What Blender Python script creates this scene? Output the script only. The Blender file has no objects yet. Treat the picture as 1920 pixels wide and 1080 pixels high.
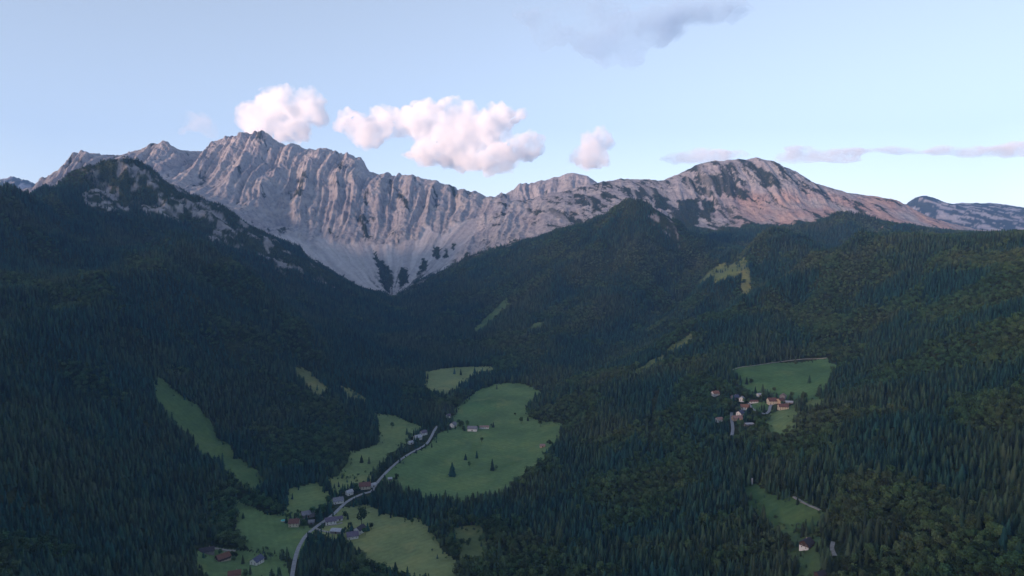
import bpy, bmesh, math, random
import numpy as np
from mathutils import Vector, Matrix

R = math.radians
rng = np.random.default_rng(7)
random.seed(7)
scene = bpy.context.scene
COL = scene.collection

# ------------------------------------------------------------------ camera
F = 1281.0                      # focal length in photograph pixels (24 mm on a 36 mm sensor)
PITCH = math.atan(110 / F)      # the horizon stands at row 430 of 1080
CZ = 420.0                      # metres above the valley floor
cam = bpy.data.cameras.new('camera'); cam.lens = F / 1920 * 36; cam.sensor_width = 36
cam.clip_start = 1; cam.clip_end = 80000
camo = bpy.data.objects.new('camera', cam); COL.objects.link(camo)
camo.location = (0, 0, CZ); camo.rotation_euler = (math.pi / 2 - PITCH, 0, 0)
scene.camera = camo

# ------------------------------------------------------------------ sky, sun, exposure
SUN_EL, SUN_AZ = R(7.0), R(230)          # azimuth from +Y towards +X: behind the camera and to its left
w = bpy.data.worlds.new('World'); scene.world = w; w.use_nodes = True
nt = w.node_tree; bg = nt.nodes['Background']
sky = nt.nodes.new('ShaderNodeTexSky'); sky.sky_type = 'NISHITA'; sky.sun_disc = False
sky.sun_elevation = SUN_EL; sky.sun_rotation = SUN_AZ; sky.altitude = 1300
sky.air_density = 1.0; sky.dust_density = 0.6; sky.ozone_density = 2.0
# thin high cloud pales the whole dome: it whitens the sky and evens it out, brighter low down and towards the sun
bw = nt.nodes.new('ShaderNodeRGBToBW'); pw = nt.nodes.new('ShaderNodeMath'); pw.operation = 'POWER'; pw.inputs[1].default_value = 0.6
tint = nt.nodes.new('ShaderNodeMixRGB'); tint.blend_type = 'MULTIPLY'; tint.inputs[0].default_value = 1; tint.inputs[2].default_value = (2.02, 2.28, 2.80, 1)
veil = nt.nodes.new('ShaderNodeMixRGB'); veil.inputs[0].default_value = 0.68
nt.links.new(sky.outputs[0], bw.inputs[0]); nt.links.new(bw.outputs[0], pw.inputs[0]); nt.links.new(pw.outputs[0], tint.inputs[1])
nt.links.new(sky.outputs[0], veil.inputs[1]); nt.links.new(tint.outputs[0], veil.inputs[2])
nt.links.new(veil.outputs[0], bg.inputs[0]); bg.inputs[1].default_value = 0.125
sl = bpy.data.lights.new('sun', 'SUN'); sl.energy = 5.0; sl.angle = R(15); sl.color = (1.0, 0.66, 0.49)
so = bpy.data.objects.new('sun', sl); COL.objects.link(so)
sd = Vector((math.sin(SUN_AZ) * math.cos(SUN_EL), math.cos(SUN_AZ) * math.cos(SUN_EL), math.sin(SUN_EL)))
so.rotation_euler = (-sd).to_track_quat('-Z', 'Y').to_euler(); so.location = (0, 0, 3000)
scene.view_settings.view_transform = 'Standard'; scene.view_settings.look = 'None'
scene.view_settings.gamma = 1.0; scene.view_settings.exposure = 1.12
scene.render.engine = 'CYCLES'
cy = scene.cycles
cy.max_bounces = 16; cy.diffuse_bounces = 2; cy.glossy_bounces = 1; cy.transmission_bounces = 1
cy.volume_bounces = 14; cy.transparent_max_bounces = 8; cy.volume_step_rate = 1.0; cy.volume_max_steps = 256
cy.use_denoising = True
cy.sample_clamp_indirect = 4.0

# ------------------------------------------------------------------ helpers: objects and materials
def tag(o, label=None, cat=None, group=None, kind=None):
    if label: o['label'] = label
    if cat: o['category'] = cat
    if group: o['group'] = group
    if kind: o['kind'] = kind
    return o

def link(name, mesh, parent=None):
    o = bpy.data.objects.new(name, mesh); COL.objects.link(o)
    if parent: o.parent = parent
    return o

class N:
    """small wrapper to write node materials briefly"""
    def __init__(s, name, rough=0.9, spec=0.1):
        s.m = bpy.data.materials.new(name); s.m.use_nodes = True
        s.t = s.m.node_tree; s.b = s.t.nodes['Principled BSDF']
        s.b.inputs['Roughness'].default_value = rough
        s.b.inputs['Specular IOR Level'].default_value = spec
    def n(s, typ, **kw):
        x = s.t.nodes.new('ShaderNode' + typ)
        for k, v in kw.items(): setattr(x, k, v)
        return x
    def l(s, a, b): s.t.links.new(a, b)
    def inp(s, sock, v):
        if hasattr(v, 'is_linked') or isinstance(v, bpy.types.NodeSocket): s.l(v, sock)
        else: sock.default_value = v
    def pos(s): return s.n('NewGeometry').outputs['Position']
    def scalepos(s, sc):
        v = s.n('VectorMath', operation='MULTIPLY'); s.l(s.pos(), v.inputs[0]); v.inputs[1].default_value = sc
        return v.outputs[0]
    def noise(s, scale, detail=4, rough=0.55, vec=None):
        x = s.n('TexNoise'); x.inputs['Scale'].default_value = scale; x.inputs['Detail'].default_value = detail
        x.inputs['Roughness'].default_value = rough
        s.l(vec if vec is not None else s.pos(), x.inputs['Vector']); return x.outputs['Fac']
    def ramp(s, fac, stops):
        x = s.n('ValToRGB'); s.l(fac, x.inputs[0]); e = x.color_ramp.elements
        while len(e) < len(stops): e.new(0.5)
        for el, (p, c) in zip(e, stops):
            el.position = p; el.color = (c, c, c, 1) if isinstance(c, (int, float)) else (*c, 1)
        return x.outputs[0]
    def mix(s, f, a, b, mode='MIX'):
        x = s.n('MixRGB', blend_type=mode); s.inp(x.inputs[0], f)
        for i, v in ((1, a), (2, b)):
            if isinstance(v, tuple): x.inputs[i].default_value = (*v, 1)
            else: s.l(v, x.inputs[i])
        return x.outputs[0]
    def attr(s, name, typ='GEOMETRY'):
        x = s.n('Attribute', attribute_name=name, attribute_type=typ); return x.outputs['Fac']
    def color(s, c):
        if isinstance(c, tuple): s.b.inputs['Base Color'].default_value = (*c, 1)
        else: s.l(c, s.b.inputs['Base Color'])
    def bump(s, h, dist, strength=1.0):
        x = s.n('Bump'); x.inputs['Distance'].default_value = dist; x.inputs['Strength'].default_value = strength
        s.l(h, x.inputs['Height']); s.l(x.outputs[0], s.b.inputs['Normal'])

# ------------------------------------------------------------------ helpers: noise
_perm = np.random.default_rng(3).permutation(256); _perm = np.concatenate([_perm, _perm])
_ang = np.random.default_rng(4).random(256) * 2 * np.pi
_gx, _gy = np.cos(_ang), np.sin(_ang)
def pn(x, y, s=0):
    x = np.asarray(x, float) + s * 17.31; y = np.asarray(y, float) - s * 9.73
    xi = np.floor(x).astype(np.int64); yi = np.floor(y).astype(np.int64)
    xf = x - xi; yf = y - yi; xi &= 255; yi &= 255
    u = xf * xf * xf * (xf * (xf * 6 - 15) + 10); v = yf * yf * yf * (yf * (yf * 6 - 15) + 10)
    a = _perm[xi]; b = _perm[(xi + 1) & 255]; y1 = (yi + 1) & 255
    def g(h, dx, dy): return _gx[h] * dx + _gy[h] * dy
    n00 = g(_perm[a + yi], xf, yf); n10 = g(_perm[b + yi], xf - 1, yf)
    n01 = g(_perm[a + y1], xf, yf - 1); n11 = g(_perm[b + y1], xf - 1, yf - 1)
    return ((n00 * (1 - u) + n10 * u) * (1 - v) + (n01 * (1 - u) + n11 * u) * v) * 1.5
def fbm(x, y, o=4, s=0, g=0.5):
    t = 0; a = 1
    for i in range(o): t = t + a * pn(x * 2 ** i, y * 2 ** i, s + i * 3.1); a *= g
    return t
def ridged(x, y, s=0): return 0.55 - np.abs(pn(x, y, s)) * 1.6
def sst(a, b, x):
    t = np.clip((x - a) / (b - a), 0, 1); return t * t * (3 - 2 * t)

# ------------------------------------------------------------------ terrain: surveyed points
cp, sp = math.cos(PITCH), math.sin(PITCH)
def P(u, v, Y):
    a = (u - 960) / F; b = (540 - v) / F; k = Y / (cp + b * sp)
    return (a * k, Y, CZ + k * (-sp + b * cp))
lines = [
 [(400,470,2000),(460,520,1930),(520,570,1870),(580,630,1790),(640,690,1700),(690,745,1590)],   # ridges, crests and slope foots: sighting (column, row) and distance north in metres
 # left hill: long spur and rocky knoll
 [(345,440,2050),(340,483,1900),(280,547,1600),(200,597,1420),(127,633,1280),(73,660,1180),(0,700,1080)],
 [(-60,372,1800),(0,372,1900),(60,368,2080),(110,358,2350),(125,345,2500),(150,325,2570),(215,309,2650),(245,307,2700),(278,317,2740),(290,337,2760),(310,350,2780),(370,372,2800),(400,385,2800),(430,410,2800),(460,440,2780),(500,460,2750),(515,483,2700),(545,497,2700),(600,525,2750),(660,546,2850),(715,558,3000)],
 # massif crest
 [(40,385,4050),(80,358,4100),(110,325,4150),(135,303,4200),(150,297,4200),(180,294,4220),(215,296,4300),(232,288,4300),(245,291,4300),(272,287,4350),(285,274,4400),(305,268,4400),(318,278,4400),(345,291,4450),(358,300,4450),(400,285,4550),(430,260,4600),(445,252,4620),(470,249,4650),(495,256,4680),(515,268,4690),(540,274,4700),(580,281,4730),(620,284,4750),(640,290,4750),(660,298,4750),(690,325,4750),(715,333,4700),(750,324,4680),(765,332,4670),(790,336,4650),(815,343,4620),(850,350,4600),(880,362,4600),(918,372,4600)],
 [(530,425,4000),(600,428,4050),(700,440,4050),(760,430,4050),(830,420,4100),(880,402,4300)],
 [(545,500,3350),(600,522,3350),(660,542,3300),(720,552,3200),(760,542,3300),(830,508,3480)],
 # crest from the saddle over the right summit
 [(918,372,4600),(960,378,4350),(1000,376,4330),(1040,366,4350),(1080,352,4420),(1120,344,4500),(1160,337,4560),(1205,335,4600),(1245,340,4650),(1270,328,4650),(1300,312,4650),(1330,303,4650),(1380,300,4650),(1420,296,4650),(1450,303,4650),(1475,315,4650),(1500,330,4700),(1530,348,4700),(1560,356,4700),(1600,365,4650),(1640,369,4600),(1680,376,4550),(1700,388,4500),(1740,410,4400),(1800,428,4350),(1860,441,4300)],
 [(1290,424,3950),(1340,425,3950),(1400,418,3950),(1460,420,3960),(1500,412,4000),(1560,410,4020),(1640,422,3950),(1700,424,4000),(1760,436,4100)],
 # knoll with the rock face, and its shoulder towards the valley head
 [(1290,470,2950),(1275,448,2980),(1255,415,3030),(1235,392,3060),(1200,379,3100),(1170,386,3130),(1130,405,3170),(1080,428,3200),(1000,460,3250),(900,490,3300),(830,515,3300),(765,545,3250)],
 [(1060,425,3560),(1000,442,3600),(940,455,3680),(880,470,3650)],
 # wooded spur with the clearing
 [(1500,450,2720),(1470,438,2700),(1440,432,2700),(1425,455,2600),(1395,505,2470),(1330,560,2330),(1260,610,2200),(1180,650,2080),(1080,690,1930)],
 # big wooded hill
 [(2000,480,1400),(1920,474,1500),(1840,466,1700),(1790,458,1850),(1740,446,2000),(1670,440,2150),(1600,460,2150),(1520,488,2080),(1440,540,1980),(1350,600,1850),(1290,637,1760),(1200,695,1600),(1120,745,1480)],
 # dark ridge below the right summit
 [(1440,442,3500),(1480,432,3500),(1530,418,3500),(1560,404,3470),(1585,398,3450),(1610,408,3420),(1640,432,3330),(1665,428,3300),(1690,425,3300),(1730,434,3280),(1800,440,3200)],
 # peak behind the saddle
 [(900,385,5600),(950,360,5600),(985,344,5600),(1010,345,5600),(1040,333,5600),(1065,325,5600),(1085,325,5600),(1105,335,5600),(1140,355,5600),(1200,375,5600)],
 # far mountains
 [(1660,420,8000),(1700,386,8000),(1718,370,8000),(1735,367,8000),(1752,372,8000),(1768,388,8000),(1800,381,8200),(1830,383,8250),(1855,381,8300),(1890,394,8400),(1920,408,8500),(2000,420,8500)],
 [(-80,345,7500),(0,337,7500),(25,333,7500),(50,347,7400),(75,362,7300),(120,390,7200)],
]
pts = [ # single sightings on slopes and on the valley floor
 (400,500,2300),(450,560,2100),(520,560,2350),(560,600,2150),(640,700,1750),(700,680,1950),(760,640,2200),(790,600,2500),(300,420,2450),(400,430,2600),(200,400,2400),(120,420,2150),(200,380,2500),(330,390,2630),(460,500,2450),(230,480,2050),(120,520,1750),(100,450,1950),
 (290,715,1380),(350,790,1240),(490,905,1080),(560,780,1400),(600,850,1250),(440,945,1000),(520,960,1000),(590,990,960),(550,1080,810),(420,700,1530),(360,620,1620),
 (380,1040,880),(200,1080,740),(100,1000,800),(0,1080,620),(0,900,800),(150,850,980),(200,760,1180),(300,980,900),(380,900,1050),(250,880,1000),(0,800,930),(-60,560,1300),(0,500,1550),
 (690,910,1110),(820,805,1390),(900,803,1400),(960,720,1770),(860,700,1880),(820,740,1660),(850,920,1090),(760,1000,930),(850,1060,830),(1050,790,1420),(1000,740,1650),(740,760,1550),(640,840,1270),(600,800,1380),
 (740,620,2480),(760,580,2880),(730,558,3120),
 (1000,850,1250),(1060,800,1390),(900,1000,910),(1000,1080,790),(1100,1080,760),(1100,900,1060),(1240,850,1090),(1240,780,1240),(1300,1080,710),(1300,950,880),(1400,1080,660),(1512,1018,720),(1450,930,850),(1380,800,1150),(1450,755,1250),(1390,690,1420),(1500,690,1450),(1570,680,1420),(1550,670,1500),(1640,720,1230),(1800,800,870),(1900,900,720),(1700,1000,680),(1800,1080,560),(1920,1080,520),(1920,700,950),(1920,560,1200),(1700,560,1600),(1600,560,1800),(1500,580,1900),(1420,630,1650),(1620,640,1550),(1800,620,1250),
 (1350,510,2430),(1400,500,2480),(0,400,2300),(60,400,2500),(-60,410,2400),(0,425,2800),(70,420,3000),(-80,430,3000),(0,420,3500),(40,400,3800),(-80,400,3800),(100,400,2900),
 (1100,500,2800),(1000,560,2650),(900,600,2500),(1050,620,2250),(1150,560,2500),(1200,480,2800),(1150,600,2350),(1000,680,1950),(1100,680,1950),(1250,540,2720),(1280,490,2920),(1120,440,3080),
 (420,400,3700),(480,440,3550),(450,330,4250),(390,345,4200),(320,340,4050),(365,330,4300),(560,350,4350),(660,370,4350),(760,380,4350),(850,385,4400),(500,310,4500),
 (1300,380,4250),(1400,360,4350),(1500,385,4250),(1600,405,4200),(1100,385,4000),(1200,375,4150),(1000,410,3950),(940,420,4000),(1200,410,3800),
]
raw = [  # ground beyond the sightings: metres east, north, up
 (843,2250,185),(645,2120,115),(516,2000,85),(341,1820,48),(860,2800,225),(700,2600,140),(560,2430,90),(420,2280,58),(-1000,2280,240),(-700,2150,150),(-1500,3300,420),(-1900,3200,480),(-1000,3200,330),(-2600,3300,420),(700,3500,360),(1000,3350,330),(1300,3100,270),(1900,2800,260),(1500,2600,250),(2300,2600,260),(1200,2450,230),(1700,3750,400),(1300,3700,400),(2200,3700,400),
 (0,5150,430),(700,5050,480),(-1000,5400,500),(-2500,5300,450),(1500,5600,420),(3000,5500,350),(2500,6500,250),(4500,6500,250),(-3500,6000,350),(-5500,6000,400),(0,7000,300),(5500,9500,200),(-5500,9500,300),(0,9500,200),(7000,7000,300),(-7000,7000,500),(7000,10500,100),(-7000,10500,100),(0,10500,100),
 (-1300,1100,330),(-1800,1200,470),(-2500,1900,600),(-3100,3000,600),(-3600,4300,650),(-5000,4500,600),(-1500,600,380),(-900,300,240),(-500,100,90),
 (1100,800,330),(1700,900,520),(2400,1600,520),(2800,2600,420),(3400,3600,380),(4500,4600,380),(1000,300,300),(600,100,170),(1700,100,560),
 (0,0,0),(0,300,2),(0,500,6),(-250,500,30),(300,500,40),(0,-500,-10),(0,-1200,-15),(700,-600,180),(-700,-500,180),(1700,-900,560),(-1700,-900,560),
]
# unseen range behind the viewpoint, added and shaped to shade the valley
for x, z in ((-7000,1150),(-5500,1300),(-4200,1380),(-3300,1370),(-2400,1330),(-1600,1270),(-900,1180),(-300,1110),(300,1080),(1000,1060),(1800,1060),(2800,1080),(4000,1100),(5500,1100),(7000,1100)):
    raw.append((x, -3000 + 0.04 * x, z)); raw.append((x, -4400, z - 500)); raw.append((x, -2000, 380))
for y, z in ((-4700,1950),(-4100,1945),(-3555,1930),(-3000,1820),(-2600,1720),(-2200,1640),(-1833,1575),(-1500,1520),(-800,1490),(-333,1470),(300,1440),(1000,1400),(1800,1300),(2500,1150)):
    raw.append((-6900, y, z))  # far ridge out of view, heights set so it blocks the low sun
for y in (-2000, -1000, 0, 1000, 2000): raw.append((-3500, y, 700)); raw.append((-5200, y, 950))
PT = []
for ln in lines:
    q = [P(*a) for a in ln]
    for i in range(len(q) - 1):
        a, b = np.array(q[i]), np.array(q[i + 1]); d = np.linalg.norm((b - a)[:2])
        n = max(1, int(d // 150))
        for j in range(n): PT.append(tuple(a + (b - a) * j / n))
    PT.append(q[-1])
PT += [P(*a) for a in pts] + raw
PT = np.array(PT)
keep = [0]
for i in range(1, len(PT)):
    if np.min(np.hypot(*(PT[keep, :2] - PT[i, :2]).T)) > 18: keep.append(i)
PT = PT[keep]
def rbf_fit(p, lam):
    n = len(p); xy = p[:, :2] / 1000
    D = np.hypot(xy[:, None, 0] - xy[None, :, 0], xy[:, None, 1] - xy[None, :, 1])
    A = np.zeros((n + 3, n + 3)); A[:n, :n] = D - lam * np.eye(n); A[:n, n] = 1; A[:n, n + 1:] = xy
    A[n:, :n] = A[:n, n:].T
    return xy, np.linalg.solve(A, np.concatenate([p[:, 2], np.zeros(3)]))
_xy, _cf = rbf_fit(PT, 0.006)
GX0, GY0, GS, GNX, GNY = -7200.0, -4800.0, 40.0, 361, 386
gx = (GX0 + GS * np.arange(GNX)) / 1000; gy = (GY0 + GS * np.arange(GNY)) / 1000
BASE = np.zeros((GNY, GNX))
for j in range(GNY):
    d = np.sqrt((gx[:, None] - _xy[None, :, 0]) ** 2 + (gy[j] - _xy[None, :, 1]) ** 2)
    BASE[j] = d @ _cf[:-3] + _cf[-3] + _cf[-2] * gx + _cf[-1] * gy[j]
def blur(a, n):
    for _ in range(n):
        a = np.pad(a, 1, 'edge')
        a = (a[:-2, 1:-1] + a[2:, 1:-1] + a[1:-1, :-2] + a[1:-1, 2:] + 2 * a[1:-1, 1:-1]) / 6
    return a
def samp(A, x, y):
    fx = np.clip((np.asarray(x) - GX0) / GS, 1.001, GNX - 3.001); fy = np.clip((np.asarray(y) - GY0) / GS, 1.001, GNY - 3.001)
    ix = fx.astype(int); iy = fy.astype(int); tx = fx - ix; ty = fy - iy
    def wts(t): return (((-t + 2) * t - 1) * t / 2, ((3 * t - 5) * t * t + 2) / 2, ((-3 * t + 4) * t + 1) * t / 2, (t - 1) * t * t / 2)
    wx, wy = wts(tx), wts(ty); r = 0
    for j in range(4):
        row = 0
        for i in range(4): row = row + wx[i] * A[iy + j - 1, ix + i - 1]
        r = r + wy[j] * row
    return r
def lin(A, x, y):
    fx = np.clip((np.asarray(x) - GX0) / GS, 0, GNX - 1.001); fy = np.clip((np.asarray(y) - GY0) / GS, 0, GNY - 1.001)
    ix = fx.astype(int); iy = fy.astype(int); tx = fx - ix; ty = fy - iy
    return (A[iy, ix] * (1 - tx) + A[iy, ix + 1] * tx) * (1 - ty) + (A[iy + 1, ix] * (1 - tx) + A[iy + 1, ix + 1] * tx) * ty
_dy, _dx = np.gradient(BASE, GS)
SLOPE = blur(np.hypot(_dx, _dy), 2)

def inpoly(x, y, poly):
    poly = np.asarray(poly); c = np.zeros(np.shape(x), bool); j = len(poly) - 1
    x = np.asarray(x); y = np.asarray(y)
    for i in range(len(poly)):
        xi, yi = poly[i]; xj, yj = poly[j]
        if yi != yj:
            c ^= ((yi > y) != (yj > y)) & (x < (xj - xi) * (y - yi) / (yj - yi) + xi)
        j = i
    return c

# rock country begins beyond this line (the tree line), in plan
TL = [P(*a)[:2] for a in [(-200,380,3700),(250,400,3400),(440,440,3150),(545,500,3230),(600,523,3250),(660,544,3230),(725,556,3150),(770,541,3330),(830,512,3480),(880,485,3520),(960,468,3480),(1000,455,3420),(1080,432,3420),(1180,410,3500),(1250,420,3700),(1290,424,3900),(1340,427,3900),(1420,425,3900),(1500,414,3950),(1560,412,4000),(1640,424,3900),(1700,424,3980),(1760,432,4150),(1860,445,4250),(2100,450,4250)]]
ROCKP = TL + [(7500, 11000), (-7500, 11000)]
SCREEP = [P(*a)[:2] for a in [(500,455,3700),(545,500,3250),(600,524,3250),(660,545,3230),(725,556,3150),(770,541,3330),(830,508,3480),(880,470,3800),(900,445,4000),(905,420,4200),(870,422,4150),(830,442,3980),(790,436,4020),(760,457,3910),(720,470,3870),(690,458,3920),(640,452,3930),(600,462,3860),(570,446,3900),(530,455,3780)]]
ggx, ggy = np.meshgrid(gx * 1000, gy * 1000)
ROCKM = blur(inpoly(ggx, ggy, ROCKP).astype(float), 2)
SCREEM = blur(inpoly(ggx, ggy, SCREEP).astype(float), 2)
CIR = np.array(P(735, 548, 3150)[:2])
ROCKW = blur(ROCKM, 10)
def rocky(x, y):
    th = np.arctan2(x - CIR[0], y - CIR[1]); rr = np.hypot(x - CIR[0], y - CIR[1])
    w_ = lin(ROCKW, x, y); band = sst(0.03, 0.25, w_) * sst(0.97, 0.75, w_)
    return w_ + band * (0.34 * fbm(x / 60, y / 60, 3, 21) + 0.5 * sst(500, -100, x) * pn(th * 1250 / 55, rr / 500, 43) + 0.3 * pn(x / 50, y / 260, 44))

def screeness(x, y):
    return sst(0.2, 0.75, lin(SCREEM, x + 55 * fbm(x / 130, y / 130, 3, 35), y + 90 * fbm(x / 110, y / 110, 3, 36)))
def H(x, y):
    x = np.asarray(x, float); y = np.asarray(y, float)
    z = samp(BASE, x, y); s = lin(SLOPE, x, y); rk = lin(ROCKM, x, y); sc = screeness(x, y)
    # wooded slopes: spurs and gullies
    hs = sst(0.12, 0.4, s) * (1 - rk)
    wx = x + 60 * pn(x / 300, y / 300, 31); wy = y + 60 * pn(x / 300, y / 300, 32)
    z = z + hs * (20 * ridged(wx / 300, wy / 500, 1) + 12 * ridged(wx / 130, wy / 200, 2)) * sst(200, 900, y)
    rm_ = sst(-150, 150, x) * sst(1500, 1900, y) * sst(3400, 3000, y); q = wx * 0.77 - wy * 0.63; p = wx * 0.63 + wy * 0.77
    lm_ = sst(-250, -500, x) * sst(950, 1250, y) * sst(2600, 2350, y); q2 = wx * 0.48 + wy * 0.88; p2 = wx * 0.88 - wy * 0.48
    z = z + hs * rm_ * (34 * ridged(q / 200, p / 1500, 18) + 13 * ridged(q / 85, p / 700, 19)) + hs * lm_ * (32 * ridged(q2 / 190, p2 / 1500, 20) + 13 * ridged(q2 / 80, p2 / 700, 27))
    z = z + (1 - rk) * (0.4 + 2.2 * sst(0.08, 0.3, s)) * fbm(x / 55, y / 55, 2, 5)
    kn = sst(2400, 2550, y) * sst(3050, 2900, y) * sst(-650, -850, x) * sst(-2300, -2000, x)
    z = z + kn * (20 * ridged(x / 95, y / 120, 37) + 11 * ridged(x / 42, y / 42, 38) + 5 * ridged(x / 18, y / 18, 39))
    if np.any(rk > 0.001):
        m = rk > 0.001
        X, Y, S, K, C = x[m], y[m], s[m], rk[m], sc[m]
        dx, dy = X - CIR[0], Y - CIR[1]
        th = np.arctan2(dx, dy); rr = np.hypot(dx, dy)
        leftm = sst(500, -100, X)          # the cirque wall is cut deeper than the rounded summit to the east
        A = X + 0.18 * leftm * (X - CIR[0]) * sst(1500, 500, rr)
        Bc = Y
        A = A + 30 * pn(X / 230, Y / 230, 41) + 6 * pn(X / 60, Y / 60, 42)
        amp = K * (1 - 0.95 * C) * (0.4 + 0.6 * sst(0.4, 0.75, S)) * (0.34 + 0.58 * leftm)
        d = 62 * ridged(A / 230, Bc / 2600, 6) + 46 * ridged(A / 105, Bc / 1600, 7) + 30 * ridged(A / 46, Bc / 800, 8) + 15 * ridged(A / 21, Bc / 320, 9)
        d = d + 15 * fbm(X / 90, Y / 90, 3, 10, 0.6) + 11 * ridged(X / 36, Y / 36, 12) + 5 * ridged(X / 16, Y / 16, 14)
        d = d + (1 - leftm) * (26 * ridged(X / 150, Y / 210, 16) + 18 * ridged(X / 62, Y / 80, 17))
        d2 = C * (16 * pn(th * 1250 / 130, rr / 2500, 11) + 6.0 * pn(th * 1250 / 45, rr / 1500, 13) + 2 * pn(th * 1250 / 17, rr / 500, 15))
        z = z.copy(); z[m] += amp * d + K * d2
    return z

# ------------------------------------------------------------------ terrain: grid round the viewpoint, finest where the ground is steep
AZ = np.radians(np.linspace(-45, 45, 1040))
rf = np.concatenate([np.linspace(2, 400, 60, endpoint=False), np.linspace(400, 2400, 500, endpoint=False), np.linspace(2400, 5200, 900, endpoint=False), np.linspace(5200, 11000, 400)])
sx = np.sin(AZ[::8])[:, None]; sy = np.cos(AZ[::8])[:, None]
zb = samp(BASE, sx * rf, sy * rf); sb = lin(SLOPE, sx * rf, sy * rf); kb = lin(ROCKM, sx * rf, sy * rf)
dr = np.gradient(rf)
wgt = dr[None] / (rf[None] + 350) * (1 + 1.6 * sb * (0.3 + kb))
wgt *= np.where(rf > 5300, 0.5, 1)
for _ in range(12):
    q = np.pad(wgt, ((1, 1), (0, 0)), 'edge'); wgt = (q[:-2] + q[1:-1] + q[2:]) / 3
cw = np.cumsum(wgt, 1); cw = (cw - cw[:, :1]) / (cw[:, -1:] - cw[:, :1])
NR = 820
rowsS = np.array([np.interp(np.linspace(0, 1, NR), cw[i], rf) for i in range(len(cw))])
ai = np.arange(len(AZ)) / 8.0; lo = np.minimum(ai.astype(int), len(cw) - 2); tt = (ai - lo)[:, None]
RR = rowsS[lo] * (1 - tt) + rowsS[lo + 1] * tt                     # (columns, rows)
TX = np.sin(AZ)[:, None] * RR; TY = np.cos(AZ)[:, None] * RR
TZ = H(TX.ravel(), TY.ravel()).reshape(TX.shape)
TSL = (TZ - CZ) / RR
TMAX = np.maximum.accumulate(TSL, 1)

def U(u, v):
    """the ground seen at a pixel of the survey photograph: metres east, north, up"""
    a = (u - 960) / F; b = (540 - v) / F
    dx, dy, dz = a, cp + b * sp, -sp + b * cp
    az = math.atan2(dx, dy); s = dz / math.hypot(dx, dy)
    i = int(np.clip(round((az - AZ[0]) / (AZ[1] - AZ[0])), 0, len(AZ) - 1))
    k = int(np.searchsorted(TMAX[i], s)); k = min(max(k, 1), NR - 1)
    s0, s1 = TMAX[i, k - 1], TMAX[i, k]
    t = 0 if s1 == s0 else min(max((s - s0) / (s1 - s0), 0), 1)
    r = RR[i, k - 1] + (RR[i, k] - RR[i, k - 1]) * t
    x, y = math.sin(az) * r, math.cos(az) * r
    return (x, y, float(H(np.array([x]), np.array([y]))[0]))
def UP(px): return [U(*p)[:2] for p in px]

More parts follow.
